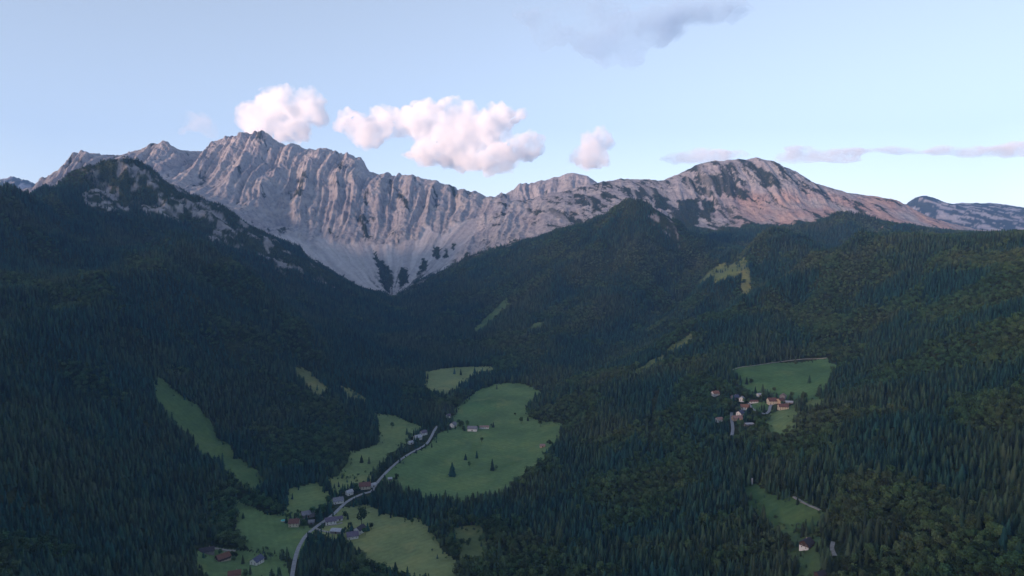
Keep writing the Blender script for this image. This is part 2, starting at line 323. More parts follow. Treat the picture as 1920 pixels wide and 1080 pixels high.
MEADOWS = [  # outline by sighting, label, tint (0 green .. 1 straw)
 ([(797,697),(850,688),(925,687),(922,699),(893,703),(868,722),(838,745),(812,738),(797,734)], 'pale straw meadow highest up the valley floor, ringed by forest', 0.75),
 ([(850,770),(870,752),(895,732),(930,720),(965,717),(1000,725),(1017,738),(1003,752),(988,765),(990,780),(1010,790),(1055,795),(1062,802),(1050,822),(1025,850),(1010,880),(965,915),(905,940),(860,952),(800,940),(740,915),(712,900),(735,877),(765,855),(806,834),(822,812),(848,806)], 'broad green meadow with scattered trees beside the pale road', 0.25),
 ([(700,775),(740,780),(790,800),(780,815),(765,830),(745,850),(715,873),(703,890),(650,897),(615,902),(640,885),(655,862),(648,848),(690,840),(712,830)], 'olive meadow between the dark hill forest and the road hedge', 0.5),
 ([(606,903),(650,897),(702,890),(690,905),(660,918),(630,928)], 'small olive meadow behind the red roofed barn', 0.55),
 ([(530,935),(545,915),(600,905),(615,925),(628,940),(612,955),(570,972),(535,966)], 'olive meadow behind the village houses', 0.45),
 ([(437,935),(450,940),(500,965),(540,965),(565,985),(590,992),(578,1010),(562,1045),(520,1045),(470,1030),(445,1010)], 'green meadow sloping below the red roofed farmhouse', 0.3),
 ([(636,955),(690,945),(720,965),(790,975),(800,985),(815,1005),(830,1035),(862,1058),(862,1100),(820,1110),(750,1090),(690,1060),(640,1020),(600,996)], 'straw coloured meadow beside the white house', 0.8),
 ([(287,712),(300,708),(330,735),(370,760),(400,800),(440,850),(480,880),(500,910),(470,920),(440,905),(400,870),(350,820),(310,783),(290,750)], 'steep green strip of meadow cut into the forest hillside', 0.22),
 ([(1370,693),(1450,681),(1550,670),(1560,682),(1578,684),(1562,705),(1550,735),(1530,752),(1500,755),(1470,750),(1430,742),(1390,735),(1382,712)], 'big green hillside meadow above the hamlet', 0.12),
 ([(1440,780),(1470,765),(1495,757),(1494,780),(1492,805),(1460,818),(1432,806)], 'small olive meadow below the cream houses of the hamlet', 0.45),
 ([(1510,752),(1548,746),(1545,766),(1512,776)], 'tiny meadow patch beside the pair of tall dark trees', 0.35),
 ([(1406,758),(1440,752),(1441,768),(1425,773)], 'tiny lawn inside the bend of the hamlet lane', 0.15),
 ([(1395,915),(1410,905),(1450,930),(1490,935),(1530,952),(1548,968),(1522,992),(1490,998),(1440,978),(1400,950)], 'rough green clearing above the lone chalet', 0.15),
 ([(1445,980),(1500,1000),(1540,1008),(1535,1030),(1538,1060),(1530,1095),(1495,1100),(1488,1050),(1470,1022)], 'grassy clearing round the lone chalet', 0.4),
 ([(1310,527),(1330,507),(1360,491),(1400,488),(1405,500),(1385,517),(1340,532)], 'pale green clearing high on the wooded spur', 0.6),
 ([(1185,702),(1210,682),(1260,647),(1300,622),(1297,637),(1255,668),(1203,704)], 'thin pale grass strip along the spur crest', 0.6),
 ([(888,617),(910,596),(950,558),(955,572),(920,608),(895,622)], 'narrow grassy slide above the valley forest', 0.3),
 ([(985,623),(1000,607),(1030,600),(1005,621)], 'short faint grass patch on the wooded valley side', 0.3),
 ([(368,1036),(400,1026),(460,1033),(530,1043),(545,1085),(480,1110),(420,1110),(372,1075)], 'gardens and grass around the houses beside the lower road', 0.3),
 ([(550,690),(580,695),(622,732),(600,748),(570,722)], 'brownish felled clearing on the dark hillside', 0.95),
 ([(632,722),(660,732),(692,748),(680,760),(650,745)], 'small brownish clearing near the foot of the hill', 0.9),
 ([(850,990),(900,985),(914,1020),(902,1065),(868,1068)], 'grey green scrub clearing among the valley trees', 0.6),
 ([(1384,500),(1403,497),(1409,525),(1404,556),(1394,562),(1391,530)], 'brown felled strip below the spur clearing', 0.9),
 ([(868,763),(885,755),(915,751),(932,753),(930,768),(905,771),(868,775)], 'darker mown rectangle on the broad green meadow', 0.1),
]
MEADOWS = [(UP(p), l, t) for p, l, t in MEADOWS]

# ------------------------------------------------------------------ terrain: ground cover attributes
fx_, fy_ = TX.ravel(), TY.ravel()
rk = sst(0.42, 0.56, rocky(fx_, fy_)); scr = screeness(fx_, fy_)
gz0 = np.gradient(TZ, axis=1) / np.maximum(np.gradient(RR, axis=1), 0.1)
nz_s = np.abs(gz0).ravel()
# dwarf pine: strong on the middle ridge and the right summit's cap, sparse in the cirque
mid = sst(-60, 350, fx_) * sst(1500, 1000, fx_) * sst(5200, 4800, fy_)
cap = sst(1000, 1300, fx_) * sst(5200, 4800, fy_)
lowcap = sst(560, 720, TZ.ravel())
vn = fbm((fx_ + 0.35 * fy_) / 120, fy_ / 260, 6, 22, 0.74)
veg_shade_bias = -0.75 + 0.80 * mid + cap * (0.14 + 0.74 * lowcap) + sst(6200, 6800, fy_) * 1.0 - 0.25 * sst(0.9, 1.6, nz_s)  # far peaks get extra pine colour in place of their shade
VEG_AND_SHADE = sst(-0.05, 0.22, vn + veg_shade_bias) * (1 - 0.85 * scr)
# scree gullies cut through the pines
gul = sst(0.30, 0.45, ridged(fx_ / 95 + 0.3 * pn(fx_ / 200, fy_ / 200, 24), fy_ / 900, 23))
VEG_AND_SHADE *= 1 - 0.7 * gul * mid
thf = np.arctan2(fx_ - CIR[0], fy_ - CIR[1]); rrf = np.hypot(fx_ - CIR[0], fy_ - CIR[1])
thf = thf + 0.02 * fbm(fx_ / 160, fy_ / 160, 3, 51)
FAN = 0.5 + 0.5 * np.clip(pn(thf * 1250 / 85, rrf / 2500, 45) + 0.7 * pn(thf * 1250 / 30, rrf / 1200, 46) + 0.5 * pn(thf * 1250 / 12, rrf / 400, 47), -1, 1)
VEG_AND_SHADE = np.maximum(VEG_AND_SHADE, scr * sst(0.30, 0.5, pn(thf * 1250 / 52, rrf / 700, 48) + 0.4 * fbm(fx_ / 40, fy_ / 40, 3, 49)) * sst(560, 200, rrf))
def patch(px, soft=0):
    p = UP(px); return inpoly(fx_ + 14 * pn(fx_ / 30, fy_ / 30, 25), fy_ + 30 * pn(fx_ / 30, fy_ / 30, 26), p)
TREEPATCH = [UP(p) for p in ([(708,487),(720,492),(735,510),(737,540),(722,545),(712,520)],[(750,503),(764,503),(766,530),(752,540),(745,525)],[(790,487),(803,490),(798,510),(785,515)],[(812,460),(826,465),(825,485),(815,482)],[(835,468),(840,468),(838,484),(832,482)],[(848,456),(856,458),(850,470),(845,470)],
   [(700,470),(706,472),(712,500),(706,500)],
   [(1270,375),(1310,372),(1310,420),(1290,430),(1275,410)],[(1315,374),(1338,375),(1340,398),(1320,400)],[(1225,365),(1255,372),(1250,395),(1230,392)],
   [(560,470),(600,500),(640,525),(660,536),(640,532),(590,507)],[(590,485),(640,515),(700,545),(690,545),(630,518)])]
PATCH = np.zeros(len(fx_), bool)
for q in TREEPATCH:
    PATCH |= inpoly(fx_ + 14 * pn(fx_ / 30, fy_ / 30, 25), fy_ + 30 * pn(fx_ / 30, fy_ / 30, 26), q)
VEG_AND_SHADE = np.maximum(VEG_AND_SHADE, PATCH * 1.0)
# bare rock on the wooded hills
CRAGS = [UP(p) for p in ([(152,362),(170,352),(200,350),(225,360),(247,385),(240,398),(205,400),(160,388)],[(255,318),(280,325),(300,350),(330,375),(345,395),(340,420),(310,408),(270,400),(262,388),(300,385),(290,360)],[(330,375),(370,378),(400,392),(425,415),(445,440),(430,445),(400,420),(360,400)],[(385,440),(420,432),(445,452),(425,462),(395,452)],[(480,462),(505,468),(510,485),(485,482)],
   [(1228,388),(1245,396),(1262,418),(1279,452),(1268,455),(1250,440),(1228,420),(1215,408),(1222,400)],[(1640,425),(1655,427),(1648,440),(1638,445)],[(608,529),(640,543),(676,562),(668,558),(640,548),(615,537)],[(560,508),(600,527),(640,541),(610,529)])]
CRAG = np.zeros(len(fx_))
for q in CRAGS:
    CRAG = np.maximum(CRAG, inpoly(fx_ + 16 * pn(fx_ / 35, fy_ / 35, 27), fy_ + 25 * pn(fx_ / 35, fy_ / 35, 28), q) * 1.0)
CRAG *= 0.85 * sst(-0.08, 0.2, fbm(fx_ / 40, fy_ / 40, 3, 29))
rk = np.maximum(rk, CRAG)
knoll = sst(2450, 2650, fy_) * sst(3050, 2900, fy_) * sst(-700, -900, fx_)
rk = np.maximum(rk, knoll * sst(0.3, 0.55, fbm(fx_ / 60, fy_ / 90, 4, 30)) * 0.8)
MID = np.full(len(fx_), -1)
for i, (p, l, t) in enumerate(MEADOWS):
    MID[inpoly(fx_ + 2.5 * pn(fx_ / 9, fy_ / 9, 33), fy_ + 2.5 * pn(fx_ / 9, fy_ / 9, 34), p)] = i

# ------------------------------------------------------------------ materials of the ground
m = N('rock_and_forest_floor', 0.95, 0.05)
nA = m.noise(0.006, 6, 0.6); nB = m.noise(0.03, 5, 0.65); nC = m.noise(0.11, 4, 0.6)
strat = m.noise(1.0, 5, 0.6, m.scalepos((0.004, 0.004, 0.03)))
cliff = m.ramp(nA, [(0.3, (0.345, 0.325, 0.345)), (0.5, (0.40, 0.385, 0.40)), (0.68, (0.435, 0.41, 0.40))])
cliff = m.mix(0.75, cliff, m.ramp(nB, [(0.32, (0.55, 0.55, 0.58)), (0.5, (0.95, 0.95, 0.95)), (0.7, (1.1, 1.08, 1.05))]), 'MULTIPLY')
cliff = m.mix(0.5, cliff, m.ramp(strat, [(0.35, (0.72, 0.72, 0.74)), (0.6, (1.08, 1.06, 1.04))]), 'MULTIPLY')
streak = m.noise(1.0, 6, 0.65, m.scalepos((0.035, 0.02, 0.005)))
cliff = m.mix(0.8, cliff, m.ramp(streak, [(0.34, (0.60, 0.60, 0.65)), (0.47, (0.93, 0.93, 0.94)), (0.66, (1.12, 1.1, 1.06))]), 'MULTIPLY')
screec = m.ramp(nB, [(0.35, (0.42, 0.395, 0.405)), (0.65, (0.52, 0.495, 0.495))])
screec = m.mix(0.9, screec, m.ramp(m.attr('fan'), [(0.2, (0.82, 0.81, 0.83)), (0.5, (0.97, 0.97, 0.97)), (0.8, (1.16, 1.15, 1.13))]), 'MULTIPLY')
rockc = m.mix(m.attr('scree'), cliff, screec)
rockc = m.mix(m.attr('glow_tint'), rockc, (1.26, 0.93, 0.79), 'MULTIPLY')  # pink evening light painted into the rock colour
pine = m.ramp(nC, [(0.35, (0.022, 0.032, 0.022)), (0.7, (0.055, 0.062, 0.04))])
rockc = m.mix(m.attr('veg_and_shade'), rockc, pine)
floorc = m.ramp(nB, [(0.35, (0.022, 0.034, 0.016)), (0.7, (0.055, 0.07, 0.03))])
m.color(m.mix(m.attr('rock'), floorc, rockc))
hb = m.mix(0.5, m.ramp(nB, [(0, 0.0), (1, 1.0)]), m.ramp(nC, [(0, 0.0), (1, 1.0)]))
m.bump(hb, 18.0, 1.0)
MAT_ROCK = m.m
def meadow_mat(name, tint, dull=1.0):
    m = N(name, 0.95, 0.05)
    a = m.noise(0.012, 4, 0.55); b = m.noise(0.12, 4, 0.6); c = m.noise(0.9, 3, 0.6)
    g0 = np.array((0.078, 0.168, 0.066)); g1 = np.array((0.225, 0.255, 0.110)); g = (g0 + (g1 - g0) * tint) * dull
    k = m.ramp(a, [(0.35, tuple(g * 0.8)), (0.52, tuple(g)), (0.66, tuple(g * np.array((1.25, 1.12, 1.05))))])
    wv = m.n('TexWave'); wv.inputs['Scale'].default_value = 0.035; wv.inputs['Distortion'].default_value = 3.0; wv.inputs['Detail'].default_value = 2; wv.inputs['Detail Scale'].default_value = 0.3
    rot = m.n('VectorRotate'); rot.inputs['Angle'].default_value = tint * 9; m.l(m.pos(), rot.inputs['Vector']); m.l(rot.outputs[0], wv.inputs['Vector'])
    k = m.mix(0.2, k, m.ramp(wv.outputs[0], [(0.2, 0.8), (0.8, 1.1)]), 'MULTIPLY')
    k = m.mix(m.ramp(m.noise(0.02, 3, 0.6), [(0.56, 0.0), (0.7, 0.6)]), k, tuple(g * np.array((1.5, 1.15, 1.1))))
    k = m.mix(0.6, k, m.ramp(b, [(0.3, 0.72), (0.7, 1.15)]), 'MULTIPLY')
    k = m.mix(0.4, k, m.ramp(c, [(0.3, 0.7), (0.7, 1.2)]), 'MULTIPLY')
    m.color(k); m.bump(c, 0.4, 0.6)
    return m.m

# ------------------------------------------------------------------ terrain meshes
nC_, nR_ = TX.shape
V = np.stack([TX.ravel(), TY.ravel(), TZ.ravel()], 1)
def vnormals(G):
    du = np.gradient(G, axis=0); dv = np.gradient(G, axis=1); n = np.cross(du, dv)
    n /= np.maximum(np.linalg.norm(n, axis=2, keepdims=True), 1e-9); return n * np.sign(n[..., 2:3] + 1e-12)
VN = vnormals(V.reshape(nC_, nR_, 3)).reshape(-1, 3)
idx = np.arange(nC_ * nR_).reshape(nC_, nR_)
Q = np.stack([idx[:-1, :-1], idx[1:, :-1], idx[1:, 1:], idx[:-1, 1:]], 2).reshape(-1, 4)
def submesh(name, faces, mat, attrs=None):
    used, inv = np.unique(faces, return_inverse=True); inv = inv.reshape(faces.shape)
    me = bpy.data.meshes.new(name); n = len(used); k = len(faces)
    me.vertices.add(n); me.vertices.foreach_set('co', V[used].astype(np.float32).ravel())
    me.loops.add(k * 4); me.loops.foreach_set('vertex_index', inv.astype(np.int32).ravel())
    me.polygons.add(k); me.polygons.foreach_set('loop_start', (np.arange(k) * 4).astype(np.int32))
    me.update(calc_edges=True)
    me.polygons.foreach_set('use_smooth', np.ones(k, bool))
    for an, av in (attrs or {}).items():
        a = me.attributes.new(an, 'FLOAT', 'POINT'); a.data.foreach_set('value', av[used].astype(np.float32))
    me.normals_split_custom_set_from_vertices(VN[used].astype(np.float32).tolist() if n < 60000 else VN[used].astype(np.float32))
    me.materials.append(mat); return link(name, me)
fc = V[Q].mean(1); fm = MID[Q].max(1); fall = (MID[Q] == MID[Q][:, :1]).all(1); fm = np.where(MID[Q[:, 0]] == MID[Q[:, 2]], MID[Q[:, 0]], np.maximum(MID[Q[:, 1]], MID[Q[:, 3]]))
rkf = lin(ROCKM, fc[:, 0], fc[:, 1])
GLOW_TINT = sst(1150, 1500, fx_) * sst(3300, 2700, fx_) * sst(720, 600, TZ.ravel()) * sst(-0.9, 0.4, fbm(fx_ / 220, fy_ / 220, 3, 52)) * sst(5200, 4900, fy_)  # where the right summit's lower rock carries the painted sun glow
ATT = {'glow_tint': GLOW_TINT, 'fan': FAN, 'rock': rk, 'scree': scr, 'veg_and_shade': VEG_AND_SHADE}
reg = np.zeros(len(Q), int)
reg[(rkf > 0.5) & (fc[:, 1] < 6300)] = 1
reg[(reg == 1) & (fc[:, 0] > 0) & (fc[:, 1] < 5200)] = 2
reg[(reg == 1) & (fc[:, 1] > 5050)] = 3
reg[(fc[:, 1] >= 6300)] = 4
reg[fm >= 0] = 9
NAMES = {0: ('hillside', 'forest covered hillsides around the valley'), 1: ('mountain', 'pale limestone massif with scree fans at the valley head'),
         2: ('mountain', 'rounded limestone summit and ridge with dark dwarf pine patches'), 3: ('mountain', 'grey peak behind the saddle'), 4: ('mountain', 'far blue mountains beyond the valley')}
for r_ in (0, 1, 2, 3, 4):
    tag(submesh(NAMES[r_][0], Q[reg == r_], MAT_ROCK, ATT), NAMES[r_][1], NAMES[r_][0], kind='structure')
for i, (p, l, t) in enumerate(MEADOWS):
    f = Q[fm == i]
    if len(f): tag(submesh('meadow', f, meadow_mat('meadow_grass', t, 0.74 if any(q in l for q in ('clearing', 'strip', 'slide', 'faint')) else 1.0)), l, 'meadow', kind='structure')
# ground at the sides and behind the viewpoint
AZ2 = np.radians(np.linspace(45, 315, 150)); r2 = np.concatenate([np.linspace(2, 1500, 30, endpoint=False), np.linspace(1500, 11000, 120)])
X2 = np.clip(np.sin(AZ2)[:, None] * r2, -7100, 7100); Y2 = np.clip(np.cos(AZ2)[:, None] * r2, -4600, 10500)
Z2 = samp(BASE, X2, Y2)
V1, VN1 = V, VN
V = np.stack([X2.ravel(), Y2.ravel(), Z2.ravel()], 1); i2 = np.arange(X2.size).reshape(X2.shape)
Q2 = np.stack([i2[:-1, :-1], i2[1:, :-1], i2[1:, 1:], i2[:-1, 1:]], 2).reshape(-1, 4)
VN = vnormals(V.reshape(*X2.shape, 3)).reshape(-1, 3)
tag(submesh('hillside', Q2, MAT_ROCK, {'glow_tint': np.zeros(len(V)), 'fan': np.zeros(len(V)), 'rock': np.zeros(len(V)), 'scree': np.zeros(len(V)), 'veg_and_shade': np.zeros(len(V))}), 'unseen wooded range behind the viewpoint, shaped to shade the valley', 'hillside', kind='structure')
V, VN = V1, VN1

# ------------------------------------------------------------------ roads and lanes
def smooth_line(p, step):
    p = np.array(p); out = []
    q = np.vstack([2 * p[0] - p[1], p, 2 * p[-1] - p[-2]])
    for i in range(1, len(q) - 2):
        n = max(2, int(np.linalg.norm(q[i + 1] - q[i]) / step))
        for k in range(n):
            t = k / n; a, b, c, d = q[i - 1:i + 3]
            out.append(0.5 * (2 * b + (c - a) * t + (2 * a - 5 * b + 4 * c - d) * t * t + (3 * b - a - 3 * c + d) * t ** 3))
    out.append(p[-1]); return np.array(out)
def ground(x, y): return float(H(np.array([x]), np.array([y]))[0])
ROADLINES = []
m = N('pale_asphalt', 0.85, 0.2)
m.color(m.ramp(m.noise(0.25, 5, 0.6), [(0.3, (0.20, 0.205, 0.22)), (0.7, (0.33, 0.335, 0.35))])); MAT_ROAD = m.m
m = N('gravel', 0.95, 0.05)
m.color(m.ramp(m.noise(0.35, 5, 0.6), [(0.3, (0.19, 0.18, 0.16)), (0.7, (0.34, 0.33, 0.31))])); MAT_GRAVEL = m.m
def road(name, px, width, mat, label):
    c = smooth_line(UP(px), 5.0); ROADLINES.append((c, width))
    d = np.gradient(c, axis=0); d /= np.linalg.norm(d, axis=1, keepdims=True) + 1e-9
    nrm = np.stack([d[:, 1], -d[:, 0]], 1)
    wob = 1 + 0.08 * pn(np.arange(len(c)) / 4.0, np.zeros(len(c)), 50)
    offs = [-0.5, -0.5, 0.0, 0.5, 0.5]; bm = bmesh.new(); rows = []
    zz = np.max([H(c[:, 0] + nrm[:, 0] * width * o, c[:, 1] + nrm[:, 1] * width * o) for o in (-0.6, 0, 0.6)], axis=0) + 0.35
    for i in range(len(c)):
        r = []
        for j, o in enumerate(offs):
            x, y = c[i] + nrm[i] * width * o * wob[i]
            r.append(bm.verts.new((x, y, zz[i] + (0.06 if j == 2 else (-1.6 if j in (0, 4) else 0)))))
        rows.append(r)
    for a, b in zip(rows[:-1], rows[1:]):
        for j in range(4): bm.faces.new((a[j], a[j + 1], b[j + 1], b[j]))
    bm.normal_update()
    me = bpy.data.meshes.new(name); bm.to_mesh(me); bm.free(); me.materials.append(mat)
    return tag(link(name, me), label, 'road', kind='structure')
road('road', [(545,1100),(551,1060),(557,1035),(564,1019),(575,1003),(590,990),(601,982),(614,973),(629,961),(641,949),(655,938),(675,928),(697,921),(703,911),(713,898),(727,883),(746,866),(766,852),(786,841),(800,832),(808,820),(814,808),(820,799)], 5.2, MAT_ROAD, 'pale asphalt road winding up the valley through the village')
road('lane', [(590,990),(603,995),(617,998),(626,999)], 3.6, MAT_GRAVEL, 'short gravel lane from the road fork to the grey roofed shed')
road('lane', [(612,985),(628,984),(642,980)], 3.4, MAT_GRAVEL, 'short pale drive to the lilac roofed house')
road('lane', [(1404,756),(1410,766),(1418,771),(1428,775),(1436,776),(1442,771),(1444,763),(1448,757)], 5.0, MAT_ROAD, 'pale curved lane between the hamlet houses')
road('lane', [(1372,774),(1371,783),(1373,795),(1374,806),(1372,818)], 5.0, MAT_ROAD, 'pale lane running down from the hamlet into the trees')
road('track', [(1372,694),(1410,686),(1450,680),(1500,674),(1550,671)], 2.6, MAT_GRAVEL, 'thin pale track along the upper edge of the hillside meadow')
road('track', [(1488,933),(1504,941),(1520,949),(1538,957)], 3.2, MAT_GRAVEL, 'straight pale forest track above the chalet clearing')
road('track', [(1562,1018),(1560,1030),(1566,1044)], 4.0, MAT_GRAVEL, 'grey track among trees beside the lone chalet')
road('lane', [(380,1029),(400,1028),(425,1032),(442,1033)], 4.0, MAT_GRAVEL, 'pale lane behind the brown roofed chalet')
road('track', [(1000,857),(980,880)], 1.6, MAT_GRAVEL, 'faint footpath along the lower edge of the broad green meadow') if False else None

# ------------------------------------------------------------------ houses
def plain(name, c, var=0.2, sc=0.8, rough=0.85):
    m = N(name, rough, 0.2); c = np.array(c)
    m.color(m.ramp(m.noise(sc, 4, 0.6), [(0.3, tuple(c * (1 - var))), (0.7, tuple(np.minimum(c * (1 + var), 0.85)))])); return m.m
def roofmat(name, c):
    m = N(name, 0.8, 0.25); c = np.array(c)
    wv = m.n('TexWave'); wv.inputs['Scale'].default_value = 0.9; wv.inputs['Distortion'].default_value = 1.5
    m.l(m.pos(), wv.inputs['Vector'])
    k = m.ramp(m.noise(0.7, 5, 0.65), [(0.3, tuple(c * 0.7)), (0.7, tuple(c * 1.25))])
    m.color(m.mix(0.25, k, wv.outputs[0], 'MULTIPLY')); return m.m
WALL = {'white': plain('white_render', (0.70, 0.69, 0.66), 0.08), 'cream': plain('cream_render', (0.62, 0.54, 0.40), 0.1), 'wood': plain('dark_timber', (0.09, 0.06, 0.045), 0.3), 'grey': plain('grey_boards', (0.22, 0.21, 0.21), 0.2), 'tan': plain('tan_render', (0.48, 0.36, 0.25), 0.12)}
ROOF = {'red': roofmat('red_tiles', (0.17, 0.085, 0.07)), 'brown': roofmat('brown_tiles', (0.17, 0.085, 0.06)), 'orange': roofmat('orange_tiles', (0.25, 0.13, 0.09)), 'grey': roofmat('grey_sheet', (0.21, 0.21, 0.24)), 'dark': roofmat('dark_slate', (0.055, 0.05, 0.06)), 'lilac': roofmat('lilac_grey_tiles', (0.15, 0.125, 0.17)), 'pale': roofmat('pale_sheet', (0.42, 0.43, 0.47)), 'blue': roofmat('blue_grey_tiles', (0.09, 0.10, 0.16)), 'pink': roofmat('faded_pink_tiles', (0.30, 0.20, 0.18))}
GLASS = plain('dark_window_glass', (0.02, 0.025, 0.03), 0.1, rough=0.15); FRAME = plain('window_frame', (0.5, 0.47, 0.42), 0.1)
DOORM = plain('brown_door', (0.10, 0.06, 0.035), 0.2); CHIM = plain('chimney_brick', (0.30, 0.24, 0.21), 0.2)
def boxm(bm, x0, x1, y0, y1, z0, z1):
    v = [bm.verts.new(c) for c in ((x0,y0,z0),(x1,y0,z0),(x1,y1,z0),(x0,y1,z0),(x0,y0,z1),(x1,y0,z1),(x1,y1,z1),(x0,y1,z1))]
    for f in ((3,2,1,0),(4,5,6,7),(0,1,5,4),(1,2,6,5),(2,3,7,6),(3,0,4,7)): bm.faces.new([v[i] for i in f])
def fin(bm, name, mat, parent, loc=None):
    bmesh.ops.recalc_face_normals(bm, faces=bm.faces)
    me = bpy.data.meshes.new(name); bm.to_mesh(me); bm.free(); me.materials.append(mat)
    o = link(name, me, parent)
    if loc: o.location = loc
    return o
def unit_box(name, sx, sy, sz, mat):
    bm = bmesh.new(); boxm(bm, -sx / 2, sx / 2, -sy / 2, sy / 2, -sz / 2, sz / 2)
    bmesh.ops.recalc_face_normals(bm, faces=bm.faces)
    me = bpy.data.meshes.new(name); bm.to_mesh(me); bm.free(); me.materials.append(mat); return me
WIN = unit_box('window', 1.15, 0.16, 1.35, FRAME); PANE = unit_box('pane', 0.9, 0.06, 1.1, GLASS); DOOR = unit_box('door', 1.2, 0.16, 2.1, DOORM)
HOUSES = []
def house(name, label, cat, u, v, L, W, hw, rot, wall, roof, rise=None, over=0.8, upper=None, wins=True, chimney=True, balcony=False, skirt=4.0):
    """gabled house; length L along its own x axis, turned rot degrees; stands on the ground seen at (u, v)"""
    x, y, z = U(u, v); root = bpy.data.objects.new(name, None); COL.objects.link(root)
    root.location = (x, y, z + 0.4); root.rotation_euler = (0, 0, R(rot)); tag(root, label, cat)
    HOUSES.append((x, y, max(L, W) / 2)); rise = rise or W * 0.36; l, w2 = L / 2, W / 2
    bm = bmesh.new(); zt = hw if not upper else hw * 0.5
    def shell(z0, z1, gable, e):
        lo = [bm.verts.new((a * (l + e), b * (w2 + e), z0)) for a, b in ((-1,-1),(1,-1),(1,1),(-1,1))]
        hi = [bm.verts.new((a * (l + e), b * (w2 + e), z1)) for a, b in ((-1,-1),(1,-1),(1,1),(-1,1))]
        bm.faces.new(lo[::-1]); bm.faces.new((lo[0], lo[1], hi[1], hi[0])); bm.faces.new((lo[2], lo[3], hi[3], hi[2]))
        if gable:
            g = [bm.verts.new((a * (l + e), 0, z1 + rise * (w2 + e) / w2 - 0.05)) for a in (-1, 1)]
            bm.faces.new((lo[1], lo[2], hi[2], g[1], hi[1])); bm.faces.new((lo[3], lo[0], hi[0], g[0], hi[3]))
        else:
            bm.faces.new((lo[1], lo[2], hi[2], hi[1])); bm.faces.new((lo[3], lo[0], hi[0], hi[3])); bm.faces.new(hi)
    shell(-skirt, zt, not upper, 0); fin(bm, 'wall', WALL[wall], root)
    if upper:
        bm = bmesh.new(); shell(zt + 0.003, hw, True, 0.12); fin(bm, 'upper_wall', WALL[upper], root)
    bm = bmesh.new(); t = 0.3; k = rise / w2
    for s in (-1, 1):      # two roof slabs with eaves and thickness, meeting at the ridge
        ye = s * (w2 + over); ze = hw - over * k
        pr = [(-(l + over), ye, ze), ((l + over), ye, ze), ((l + over), 0.0, hw + rise), (-(l + over), 0.0, hw + rise)]
        a = [bm.verts.new((p[0], p[1], p[2] + 0.06)) for p in pr]; b = [bm.verts.new((p[0], p[1], p[2] + 0.06 + t)) for p in pr]
        bm.faces.new(a[::-1]); bm.faces.new(b)
        for i in range(4):
            if i != 2: bm.faces.new((a[i], a[(i + 1) % 4], b[(i + 1) % 4], b[i]))
    rf_ = fin(bm, 'roof', ROOF[roof], root)
    if chimney:
        bm = bmesh.new(); boxm(bm, -0.4, 0.4, -0.4, 0.4, 0, 2.0); boxm(bm, -0.5, 0.5, -0.5, 0.5, 2.003, 2.2)
        fin(bm, 'chimney', CHIM, rf_, (l * 0.35, w2 * 0.25, hw + rise * 0.6))
    if balcony:
        bm = bmesh.new(); boxm(bm, -l * 0.9, l * 0.9, -w2 - 1.3, -w2 - 0.125, zt - 0.1, zt + 0.1); boxm(bm, -l * 0.9, l * 0.9, -w2 - 1.3, -w2 - 1.2, zt + 0.103, zt + 1.1)
        fin(bm, 'balcony', WALL['wood'], root)
    if wins:
        e = 0.12 if upper else 0.0
        def win(px_, py_, pz, r):
            o = link('window', WIN, root); o.location = (px_, py_, pz); o.rotation_euler = (0, 0, r)
            p = link('pane', PANE, o); p.location = (0, -0.07, 0)
        for zc in ([1.6, hw - 1.4] if hw > 4.4 else [hw * 0.55]):
            ex = e if zc > zt else 0
            n = max(2, int(L / 4))
            for i in range(n):
                q = -l + L * (i + 0.5) / n
                if not (zc < 2.5 and i == 0): win(q, -w2 - ex - 0.04, zc, 0)
                win(q, w2 + ex + 0.04, zc, math.pi)
            for q in ((-w2 * 0.45, w2 * 0.45)):
                win(-l - ex - 0.04, q, zc, -math.pi / 2); win(l + ex + 0.04, q, zc, math.pi / 2)
        d = link('door', DOOR, root); d.location = (-l + L / (2 * max(2, int(L / 4))), -w2 - 0.04, 1.05)
    else:
        d = link('door', DOOR, root); d.location = (0, -w2 - 0.04, 1.05); d.scale = (1.8, 1, 1.2)
    return root
Hs = house
Hs('farmhouse', 'red roofed farmhouse with cream wall above the sloping green meadow', 'house', 552, 985, 14, 12, 5.2, 5, 'cream', 'red')
Hs('barn', 'long grey roofed barn behind the red roofed farmhouse', 'barn', 577, 968, 18, 11, 4.6, 28, 'grey', 'grey', wins=False, chimney=False)
Hs('shed', 'small grey roofed shed by the round tree next to the farmhouse', 'shed', 584, 981, 8, 6, 2.6, 10, 'grey', 'grey', wins=False, chimney=False)
Hs('house', 'white house with lilac grey roof beside the road fork', 'house', 620, 981, 15, 11, 4.8, 22, 'white', 'lilac')
Hs('garage', 'small white outbuilding behind the lilac roofed house', 'outbuilding', 636, 975, 9, 7, 3.0, 30, 'white', 'lilac', chimney=False, wins=False)
Hs('shed', 'low pale roofed shed at the end of the gravel lane', 'shed', 632, 998, 16, 10, 3.2, -8, 'grey', 'pale', rise=1.6, wins=False, chimney=False)
Hs('house', 'white gabled house with dark roof at the edge of the straw meadow', 'house', 675, 998, 14, 11, 5.6, 62, 'white', 'dark')
Hs('house', 'house with broad lilac grey roof below the white gabled house', 'house', 661, 1008, 15, 12, 4.2, 18, 'white', 'lilac')
Hs('barn', 'red roofed barn with cream wall beside the bend of the road', 'barn', 684, 915, 18, 13, 4.8, 14, 'cream', 'red')
Hs('garage', 'small pale roofed garage between the red barn and the road', 'outbuilding', 699, 912, 9, 7, 3.0, 40, 'white', 'pale', wins=False, chimney=False)
Hs('house', 'little white house among trees between two village meadows', 'house', 655, 927, 10, 8, 4.4, 45, 'white', 'pale')
Hs('house', 'white walled house with grey roof where the road enters the trees', 'house', 634, 942, 15, 11, 4.0, 24, 'white', 'grey')
